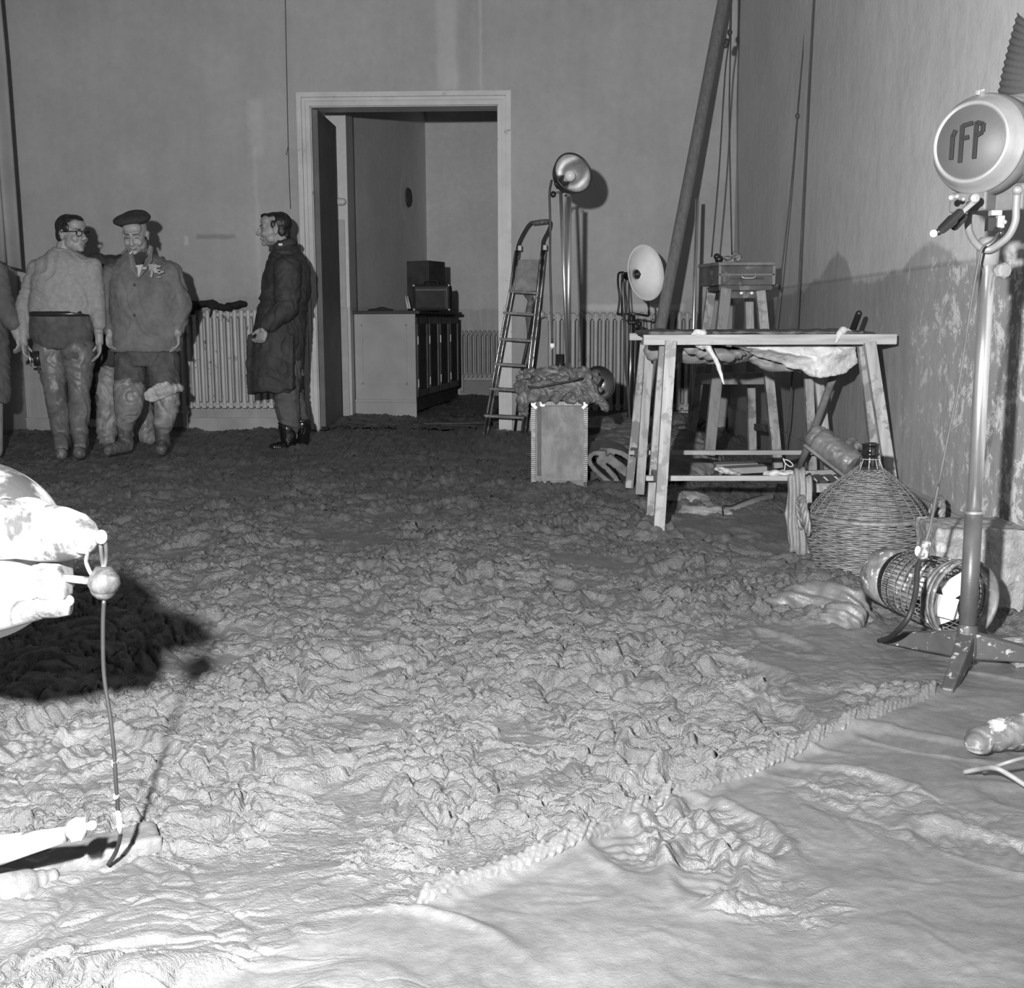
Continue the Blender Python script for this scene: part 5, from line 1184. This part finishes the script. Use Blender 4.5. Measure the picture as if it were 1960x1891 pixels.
def hand(g, wr, d, pn_, th, curl=.5, s=1.0):
    """wrist, pointing direction, palm normal, +1/-1 for the thumb side, how far the fingers close"""
    d = V(d).normalized(); n_ = V(pn_); n_ = (n_ - d * n_.dot(d)).normalized(); sd = d.cross(n_) * th
    wr = V(wr); Rm = Matrix((sd, n_, d)).transposed()
    g.cap(wr - d * .03, wr + d * .02, .026 * s, .028 * s); g.ell(wr + d * .055 * s, (.043 * s, .017 * s, .052 * s), Rm)
    for i, (o, L) in enumerate(((.031, .070), (.0105, .082), (-.0105, .076), (-.031, .060))):
        b = wr + d * .088 * s + sd * o * s; a1 = curl * (.7 + .12 * i); p1 = b + (d * math.cos(a1) + n_ * math.sin(a1)) * L * .48 * s
        a2 = curl * (1.7 + .1 * i); p2 = p1 + (d * math.cos(a2) + n_ * math.sin(a2)) * L * .32 * s; a3 = curl * 2.4; p3 = p2 + (d * math.cos(a3) + n_ * math.sin(a3)) * L * .2 * s
        g.limb([b - d * .02, b, p1, p2, p3], [.009 * s, .0092 * s, .0085 * s, .0078 * s, .0066 * s], 10)
    t0 = wr + d * .022 * s + sd * .026 * s; t1 = t0 + (d * .7 + sd * .6 + n_ * .3).normalized() * .036 * s; t2 = t1 + (d * .95 + sd * .1 + n_ * .45 * (1 + curl)).normalized() * .034 * s
    g.limb([t0, t1, t2], [.014 * s, .0105 * s, .008 * s], 10)
def mid(a, b, t=.5): return V(a) + (V(b) - V(a)) * t

# ---------------- man in the light sweater
Y0 = 7.85
def A(x, y, d=0): return at(x, y, Y0 + d)
p1 = thing('person', 'person in a light sweater, glasses and thigh waders, turning towards the beret man', 'person', (A(125, 870).x, Y0, 0))
Rh = facing(math.radians(62)); hc1 = A(139, 449)
g = G(); P = head(g, hc1, Rh, 1.0)
nk = A(122, 487, .03); g.cap(mid(hc1, nk, .3) + V((-.03, .02, 0)), nk, .058, .064)
sl, sr = A(70, 510, .05), A(180, 508, .02); ch = A(125, 545, .03); pv = A(120, 640, .03)
g.loft([(A(120, 650, .03), .15, .11), (A(120, 600, .03), .15, .10), (A(122, 550, .03), .17, .12), (A(124, 510, .03), .17, .11), (A(122, 485, .03), .07, .06)], 20)
el, er = A(47, 585, .07), A(186, 590, .04); wl1, wr1 = A(45, 652, .0), A(190, 650, -.04)
g.limb([sl, el, wl1], [.052, .04, .027]).limb([sr, er, wr1], [.052, .04, .027])
hand(g, wl1 + V((0, 0, .0)), (.12, -.1, -1), (1, .1, 0), -1, .55); hand(g, wr1, (-.02, -.1, -1), (-.8, -.5, 0), 1, .45)
hl, hr = A(97, 668, .03), A(150, 668, .03); kl, kr = A(105, 745, -.03), A(152, 742, .0); al, ar = A(118, 832, .04), A(152, 830, .05)
g.limb([hl, kl, al], [.085, .055, .04]).limb([hr, kr, ar], [.085, .055, .04]); g.cap(al, al + V((0, -.03, -.09)), .03, .025); g.cap(ar, ar + V((0, -.03, -.09)), .03, .025)
put('body', solid(g, .0048, 2), m_skin, p1, True)
facebits(p1, P, Rh)
# hair: full cap down to the nape, short sides
g = G(); g.ell(P(0, .040, .052), (.083, .092, .086), Rh, 24, 16); g.ell(P(0, -.015, .092), (.066, .072, .040), Rh); g.ell(P(0, .085, -.01), (.064, .036, .055), Rh)
for k in (-1, 1): g.ell(P(.070 * k, -.018, .042), (.014, .030, .034), Rh); g.ell(P(.070 * k, .05, .0), (.016, .035, .05), Rh)
put('hair', solid(g, .005, 2, lambda x, y, z: .002 * pn(x * 90 + y * 60, z * 30)), m_hair, p1, True)
g = G()
for k in (-1, 1):
    g.tube([P(.034 * k + .024 * math.cos(a_), -.104, .002 + .019 * math.sin(a_)) for a_ in [2 * PI * i / 16 for i in range(17)]], .0034, 6, False)
    g.tube([P(.056 * k, -.103, .012), P(.080 * k, -.08, .014), P(.088 * k, .015, .012)], .0036, 6)
g.tube([P(-.011, -.108, .006), P(.011, -.108, .006)], .003, 6).tube([P(-.056, -.105, .018), P(.056, -.105, .018)], .004, 6)
put('glasses', g, blackm, p1, True)
g = G().loft([(A(118, 603, .03), .222, .135), (A(118, 596, .03), .232, .142), (A(120, 570, .03), .222, .15), (A(122, 530, .03), .215, .15), (A(123, 500, .04), .200, .13), (A(122, 486, .04), .13, .10), (A(122, 478, .04), .082, .08)], 28)
g.limb([A(76, 518, .05), el, A(46, 640, .03)], [.084, .060, .043]).limb([A(174, 515, .03), er, A(190, 620, -.02)], [.082, .058, .045])
put('sweater', solid(g, .009, 5, folds(.007, 5, 9)), M('light_wool', .29, .85, vs=40, var=.15, bump=.5, bs=160), p1, True)
put('collar', G().lathe([(.062, -.012), (.075, -.006), (.078, .008), (.070, .018), (.062, .01)], A(122, 481, .03), (.15, 0, 1), 24, True), M('light_wool', .4), p1, True)
g = G().loft([(A(120, 668, .03), .190, .13), (A(119, 640, .03), .222, .145), (A(118, 610, .03), .222, .14), (A(118, 598, .03), .210, .135)], 24).limb([hl, mid(hl, kl, .15)], [.115, .108]).limb([hr, mid(hr, kr, .15)], [.115, .108])
put('trousers', solid(g, .01, 4, folds(.008)), M('dark_trousers', .085, .85, var=.35, vs=14), p1, True)
put('belt', G().lathe([(.214, -.018), (.222, -.016), (.222, .016), (.214, .018)], A(118, 601, .03), (0, 0, 1), 30, True, sx=.66), blackm, p1, True)
wad = M('wader_rubber', .135, .45, vs=6, var=.3, bump=.25, bs=24, dirt=(.2, 6, .6), soft=.08)
for nm, h_, k_, a_ in (('l', hl, kl, al), ('r', hr, kr, ar)):
    sd = 1 if nm == 'r' else -1
    g = G().limb([mid(h_, k_, .05), mid(h_, k_, .5), k_, mid(k_, a_, .5), a_], [.120, .098, .076, .070, .058]).cap(a_, a_ + V((.06, -.15, -.075)), .055, .045)
    put('wader', solid(g, .009, 3, folds(.008, 7, 14)), wad, p1, True)
    put('boot', solid(G().limb([a_ + V((0, 0, .02)), a_ + V((0, .02, -.08))], [.058, .055]).cap(a_ + V((.01, -.02, -.09)), a_ + V((.07, -.19, -.115)), .052, .045), .008, 3), M('muddy_boot_rubber', .09, .5, var=.4, dirt=(.18, 9, .55)), p1, True)
fl_ = thing('hand_torch', 'small dark torch with bright bands held in the left figure\'s hand', 'torch', A(56, 685, -.06))
put('barrel', G().tube([A(70, 672, -.07), A(74, 700, -.07)], .03, 14), blackm, fl_, True)
put('bright_strip', G().tube([A(55, 672, -.1), A(60, 702, -.1)], .005, 8), chrome, fl_, True)
put('lens_ring', G().lathe([(.024, 0), (.033, .003), (.033, .014), (.024, .016)], A(74, 704, -.07), (0, 0, -1), 18, True), blackm, fl_, True)

# ---------------- man in the beret
Y0 = 7.95
p2 = thing('person', 'person in a beret and muddy work jacket, head bowed over a cigarette', 'person', (A(275, 870).x, Y0, 0))
Rh = facing(math.radians(4), math.radians(20)); hc2 = A(259, 450, -.02)
g = G(); P = head(g, hc2, Rh, 1.02)
nk = A(265, 492, .05); g.cap(mid(hc2, nk, .35) + V((0, .03, 0)), nk, .06, .065)
g.loft([(A(280, 680, .04), .16, .12), (A(280, 600, .04), .17, .12), (A(275, 550, .04), .18, .13), (A(270, 515, .05), .18, .11), (A(268, 490, .05), .07, .06)], 20)
sl, sr = A(214, 520, .05), A(332, 518, .05); el, er = A(206, 590, .06), A(346, 585, .06); wl2, wr2 = A(210, 636, -.05), A(340, 634, -.04)
g.limb([sl, el, wl2], [.052, .04, .027]).limb([sr, er, wr2], [.052, .04, .027])
hand(g, wl2, (.05, -.15, -1), (.75, -.3, 0), -1, .75); hand(g, wr2, (.03, -.1, -1), (-.8, -.35, 0), 1, .6)
hl, hr = A(250, 690, .04), A(312, 690, .04); kl, kr = A(247, 768, -.03), A(318, 770, -.02); al, ar = A(241, 830, .05), A(310, 830, .05)
g.limb([hl, kl, al], [.085, .055, .04]).limb([hr, kr, ar], [.085, .055, .04]); g.cap(al, al + V((0, -.03, -.09)), .03, .025); g.cap(ar, ar + V((0, -.03, -.09)), .03, .025)
put('body', solid(g, .0048, 2), m_skin, p2, True)
facebits(p2, P, Rh, 1.0, True)
g = G(); g.ell(P(0, .03, .03), (.082, .088, .07), Rh); put('hair', solid(g, .006, 1), M('grey_hair', .12, .7), p2, True)
bm = M('dark_felt', .035, .9, vs=40, var=.3, bump=.5, bs=150)
bt = hc2 + V((-.012, .0, .098)); Rb = Matrix.Rotation(math.radians(-6), 3, 'Y') @ Matrix.Rotation(math.radians(14), 3, 'X')
g = G(); g.ell(bt + V((-.004, -.005, .008)), (.128, .125, .046), Rb, 30, 14); g.ell(bt + V((.01, .01, .03)), (.095, .09, .04), Rb, 24, 12); g.ell(bt + V((.0, .0, -.022)), (.09, .102, .02), Rb, 24, 10)
put('beret', solid(g, .006, 3), bm, p2, True)
put('cigarette', G().tube([P(.004, -.10, -.067), P(-.008, -.155, -.082)], .0045, 8), M('paper_white', .7), p2, True)
jk = M('work_jacket', .155, .85, vs=10, var=.28, bump=.4, bs=140, dirt=(.24, 11, .70), soft=.08)
jh = A(281, 672, .03)
g = G().loft([(A(279, 673, .03), .252, .165), (A(280, 640, .03), .250, .168), (A(280, 590, .03), .250, .17), (A(276, 545, .04), .245, .165), (A(272, 512, .05), .222, .14), (A(268, 494, .06), .150, .105), (A(266, 480, .07), .085, .08)], 30)
g.limb([A(220, 527, .05), el, A(209, 628, -.02)], [.094, .074, .056]).limb([A(324, 525, .05), er, A(340, 628, -.01)], [.094, .074, .056])
put('jacket', solid(g, .009, 5, folds(.010, 4.5, 7)), jk, p2, True)
def JF(x, y, d=0): return A(x, y, -.125 + d)
put('shirt_front', G().prism([JF(247, 484, .07), JF(286, 482, .06), JF(280, 492, .0), JF(266, 512, -.012), JF(258, 500, .0)], (0, .05, 0)), M('dark_shirt', .05, .9), p2, bevel=.006)
put('vest', G().prism([JF(259, 508, -.016), JF(274, 506, -.018), JF(265, 531, -.024)], (0, .03, 0)), M('white_vest', .55, .8), p2)
put('lapel', G().prism([JF(243, 470, .09), JF(248, 470, .07), JF(262, 514, -.03), JF(264, 534, -.038), JF(250, 512, -.02)], (0, .02, 0)).prism([JF(285, 468, .06), JF(292, 472, .08), JF(290, 500, -.01), JF(266, 533, -.038), JF(275, 505, -.028)], (0, .02, 0)), M('lapel_cloth', .21, .85), p2, bevel=.005)
g = G(); rs = np.random.RandomState(2)
for i in range(22):
    g.ell(JF(rs.uniform(275, 312), rs.uniform(506, 535), -.036 + .02 * rs.rand()), (rs.uniform(.008, .022), .012, rs.uniform(.005, .012)))
put('mud_splash', solid(g, .005, 1), M('dry_mud', .36, .8), p2, True)
for y in (545, 603): put('button', G().ell(JF(257, y, -.048), (.009, .005, .009)), m_dark, p2, True)
tr = M('dark_trousers', .085)
g = G().loft([(A(280, 700, .04), .185, .13), (A(280, 670, .04), .215, .15), (A(280, 650, .04), .2, .14)], 24).limb([hl, mid(hl, kl, .5)], [.112, .102]).limb([hr, mid(hr, kr, .5), A(320, 748, -.02)], [.112, .106, .096])
put('trousers', solid(g, .01, 4, folds(.009)), tr, p2, True)
w2 = M('pale_waders', .23, .45, vs=9, var=.35, bump=.25, bs=26, dirt=(.34, 7, .58), soft=.07)
g = G().limb([A(247, 742, -.01), kl, mid(kl, al, .45), A(242, 812, .03)], [.108, .098, .080, .064]); put('wader', solid(g, .009, 3, folds(.012, 6, 12)), w2, p2, True)
g = G().limb([A(320, 762, -.02), A(318, 785, -.01), mid(kr, ar, .6), A(312, 818, .03)], [.094, .080, .074, .058]); put('wader', solid(g, .009, 3, folds(.012, 6, 12)), w2, p2, True)
g = G().prism([A(322, 730, -.115), A(300, 734, -.15), A(274, 752, -.155), A(275, 766, -.15), A(292, 770, -.15), A(326, 756, -.12)], (0, .035, 0)).limb([A(344, 742, -.03), A(326, 745, -.10), A(304, 750, -.125)], [.03, .04, .03])
put('turned_down_flap', solid(g, .006, 3, folds(.007, 14, 14)), M('pale_rubber', .40, .55, vs=12, var=.3), p2, True)
for a_, sx_ in ((al, -.07), (ar, .04)):
    g = G().limb([a_ + V((0, 0, .06)), a_, a_ + V((0, .01, -.07))], [.058, .054, .052]).cap(a_ + V((0, 0, -.085)), a_ + V((sx_, -.15, -.10)), .05, .043)
    put('boot', solid(g, .008, 3, folds(.005)), M('muddy_boot_rubber', .11, .4, var=.4, dirt=(.22, 9, .55)), p2, True)

# ---------------- man in the overcoat, in profile
Y0 = 8.75
p3 = thing('person', 'person in a long dark overcoat and shiny boots, in profile beside the doorway', 'person', (A(555, 845).x, Y0, 0))
Rh = facing(math.radians(-76)); hc3 = A(524, 440)
g = G(); P = head(g, hc3, Rh, 1.02)
nk = A(543, 478, .0); g.cap(mid(hc3, nk, .3) + V((.02, 0, 0)), nk, .060, .066)
g.loft([(A(552, 720), .12, .15), (A(548, 640), .12, .15), (A(546, 560), .13, .17), (A(550, 510), .12, .17), (A(546, 480), .06, .06)], 20)
sn = A(546, 515, -.19); en = A(548, 590, -.24); wn = A(506, 627, -.27); sf = A(546, 515, .19); ef = A(545, 590, .24); wf = A(510, 632, .25)
g.limb([sn, en, wn], [.052, .042, .027]).limb([sf, ef, wf], [.052, .042, .027])
hand(g, wn, (-.35, -.05, -1), (-.3, -1, .1), 1, 1.0, 1.05); hand(g, wf, (-.2, 0, -1), (0, 1, 0), -1, .8)
hn, hf = A(550, 700, -.08), A(552, 700, .08); kn_, kf = A(548, 765, -.09), A(562, 770, .08); an_, af = A(560, 835, -.08), A(577, 836, .09)
g.limb([hn, kn_, an_], [.08, .055, .04]).limb([hf, kf, af], [.08, .055, .04]).cap(an_, an_ + V((-.03, 0, -.07)), .03, .025).cap(af, af + V((-.03, 0, -.07)), .03, .025)
put('body', solid(g, .0050, 2), m_skin, p3, True)
facebits(p3, P, Rh)
g = G(); g.ell(P(0, .050, .050), (.084, .086, .084), Rh, 24, 16); g.ell(P(0, .015, .090), (.062, .080, .040), Rh); g.ell(P(0, -.055, .098), (.030, .04, .022), Rh); g.ell(P(0, .088, -.03), (.066, .036, .065), Rh)
for k in (-1, 1): g.ell(P(.070 * k, -.005, .035), (.014, .020, .030), Rh); g.ell(P(.070 * k, .055, -.005), (.016, .03, .05), Rh)
put('hair', solid(g, .005, 2, lambda x, y, z: .002 * pn(x * 60 + y * 60, z * 60)), m_hair, p3, True)
coat = M('dark_overcoat', .045, .75, vs=9, var=.3, bump=.5, bs=130)
g = G().loft([(A(529, 748, 0), .205, .25), (A(530, 700, 0), .205, .25), (A(534, 650, 0), .200, .24), (A(540, 600, 0), .182, .215), (A(547, 560, 0), .185, .21), (A(550, 520, 0), .172, .21), (A(549, 495, 0), .135, .17), (A(546, 474, 0), .085, .09), (A(543, 462, 0), .072, .075)], 32)
g.limb([A(552, 515, -.17), en, A(513, 622, -.25)], [.105, .088, .060]).limb([A(552, 515, .17), ef, A(515, 625, .24)], [.105, .088, .060])
g.prism([A(475, 640, -.13), A(470, 700, -.15), A(474, 756, -.15), A(510, 750, -.22), A(560, 745, -.24), A(560, 640, -.2)], (0, .36, 0))
put('overcoat', solid(g, .009, 5, folds(.012, 5, 5, .2)), coat, p3, True)
g = G().lathe([(.066, -.03), (.085, -.035), (.098, -.02), (.090, .012), (.074, .028), (.064, .02)], A(545, 468, 0), (-.35, 0, 1), 26, True)
put('coat_collar', g, coat, p3, True)
put('coat_badge', G().obox(A(537, 468, -.1), (.014, 0, 0), (0, .004, 0), (0, 0, .008)), M('porcelain', .75), p3)
put('belt', G().lathe([(.182, -.02), (.190, -.018), (.190, .018), (.182, .02)], A(541, 592, 0), (0, 0, 1), 30, True, sx=1.12), coat, p3, True)
g = G().limb([hn, kn_, A(556, 812, -.08)], [.11, .096, .082]).limb([hf, kf, A(574, 812, .09)], [.11, .09, .075]); put('trousers', solid(g, .009, 4, folds(.010)), M('dark_trousers_grey', .10, .85, var=.3), p3, True)
gb = M('glossy_boot', .012, .10, var=.3, bump=.5, bs=14, coat=.8, dist=.01)
for a_ in (an_ + V((-.03, 0, 0)), af + V((0, 0, 0))):
    g = G().limb([a_ + V((0, 0, .10)), a_, a_ + V((.0, 0, -.05))], [.078, .066, .058]).cap(a_ + V((.0, 0, -.07)), a_ + V((-.11, -.03, -.085)), .05, .042)
    put('boot', solid(g, .007, 3, folds(.006, 9, 12)), gb, p3, True)

# ---------------- two more people, mostly hidden
Y0 = 8.7
p4 = thing('person', 'person almost hidden behind the sweater and beret men, dark coat and muddy waders showing', 'person', (A(200, 840).x, Y0, 0))
g = G(); 
Rh = facing(math.radians(30)); hh = A(196, 452, .25)
sh = A(196, 495, .2)
g.ell(A(190, 560, .2), (.16, .11, .2)); head(g, A(261, 462, .3), Rh, .9)
g.cap(A(258, 480, .3), A(225, 512, .2), .06, .06)
g.limb([A(180, 690, .2), A(192, 760, .15), A(195, 830, .2)], [.08, .055, .04]).limb([A(232, 690, .2), A(245, 760, .2), A(280, 835, .2)], [.08, .055, .04]).ell(A(205, 640, .2), (.15, .1, .2))
put('body', solid(g, .008, 2), m_skin, p4, True)
put('hair', solid(G().ell(A(261, 455, .34), (.08, .08, .085)), .008, 1), m_hair, p4, True)
g = G().loft([(A(205, 700, .2), .20, .14), (A(205, 600, .2), .2, .14), (A(205, 520, .2), .2, .13), (A(212, 494, .2), .14, .1)], 24).limb([A(225, 508, .2), A(196, 507, .2)], [.085, .07]).limb([A(186, 505, .15), A(176, 600, .15), A(180, 690, .12)], [.085, .07, .06]).loft([(A(180, 800, .14), .055, .06), (A(181, 690, .14), .07, .08)], 14)
put('dark_coat', solid(g, .012, 4, folds(.01)), coat, p4, True)
g = G().limb([A(205, 722, .16), A(208, 770, .15), A(205, 838, .15)], [.105, .09, .075]).limb([A(265, 740, .2), A(282, 838, .2)], [.1, .07])
put('waders', solid(g, .011, 3, folds(.014, 6, 10)), M('pale_waders', .23), p4, True)
Y0 = 7.9
p5 = thing('person', 'person cut off by the left picture edge, dark coat over pale trousers', 'person', (A(-45, 870).x, Y0, 0))
g = G(); P = head(g, A(-48, 445), facing(0)); g.cap(A(-48, 470), A(-48, 495), .06, .06); g.loft([(A(-48, 680), .15, .11), (A(-48, 580), .15, .11), (A(-48, 510), .17, .11), (A(-48, 490), .07, .06)], 16)
g.limb([A(-95, 515), A(-105, 590), A(-100, 650, -.05)], [.05, .04, .03]).limb([A(-2, 515), A(12, 590), A(36, 648, -.05)], [.05, .04, .03]); hand(g, A(34, 640, -.05), (.15, -.1, -1), (-1, 0, 0), 1, .6, .9)
g.limb([A(-70, 680), A(-70, 770), A(-70, 850)], [.085, .055, .04]).limb([A(-22, 680), A(-18, 770), A(-16, 850)], [.085, .055, .04]).cap(A(-70, 860), A(-70, 872, -.1), .04, .035).cap(A(-16, 860), A(-12, 872, -.1), .04, .035)
put('body', solid(g, .008, 2), m_skin, p5, True)
put('hair', solid(G().ell(A(-48, 430, .03), (.085, .09, .085)), .008, 1), m_hair, p5, True)
g = G().loft([(A(-46, 772), .245, .17), (A(-46, 680), .235, .16), (A(-47, 590), .2, .15), (A(-48, 520), .215, .14), (A(-48, 488), .1, .09)], 26).limb([A(-90, 522), A(-105, 590), A(-100, 640, -.04)], [.09, .07, .055]).limb([A(-8, 522), A(6, 580), A(24, 618, -.04)], [.09, .075, .06])
put('dark_coat', solid(g, .012, 4, folds(.01)), M('charcoal_coat', .10, .85, var=.3), p5, True)
put('trousers', solid(G().limb([A(-70, 740), A(-70, 862)], [.09, .07]).limb([A(-20, 740), A(-16, 862)], [.09, .075]), .012, 3), M('pale_trousers', .32, .8), p5, True)
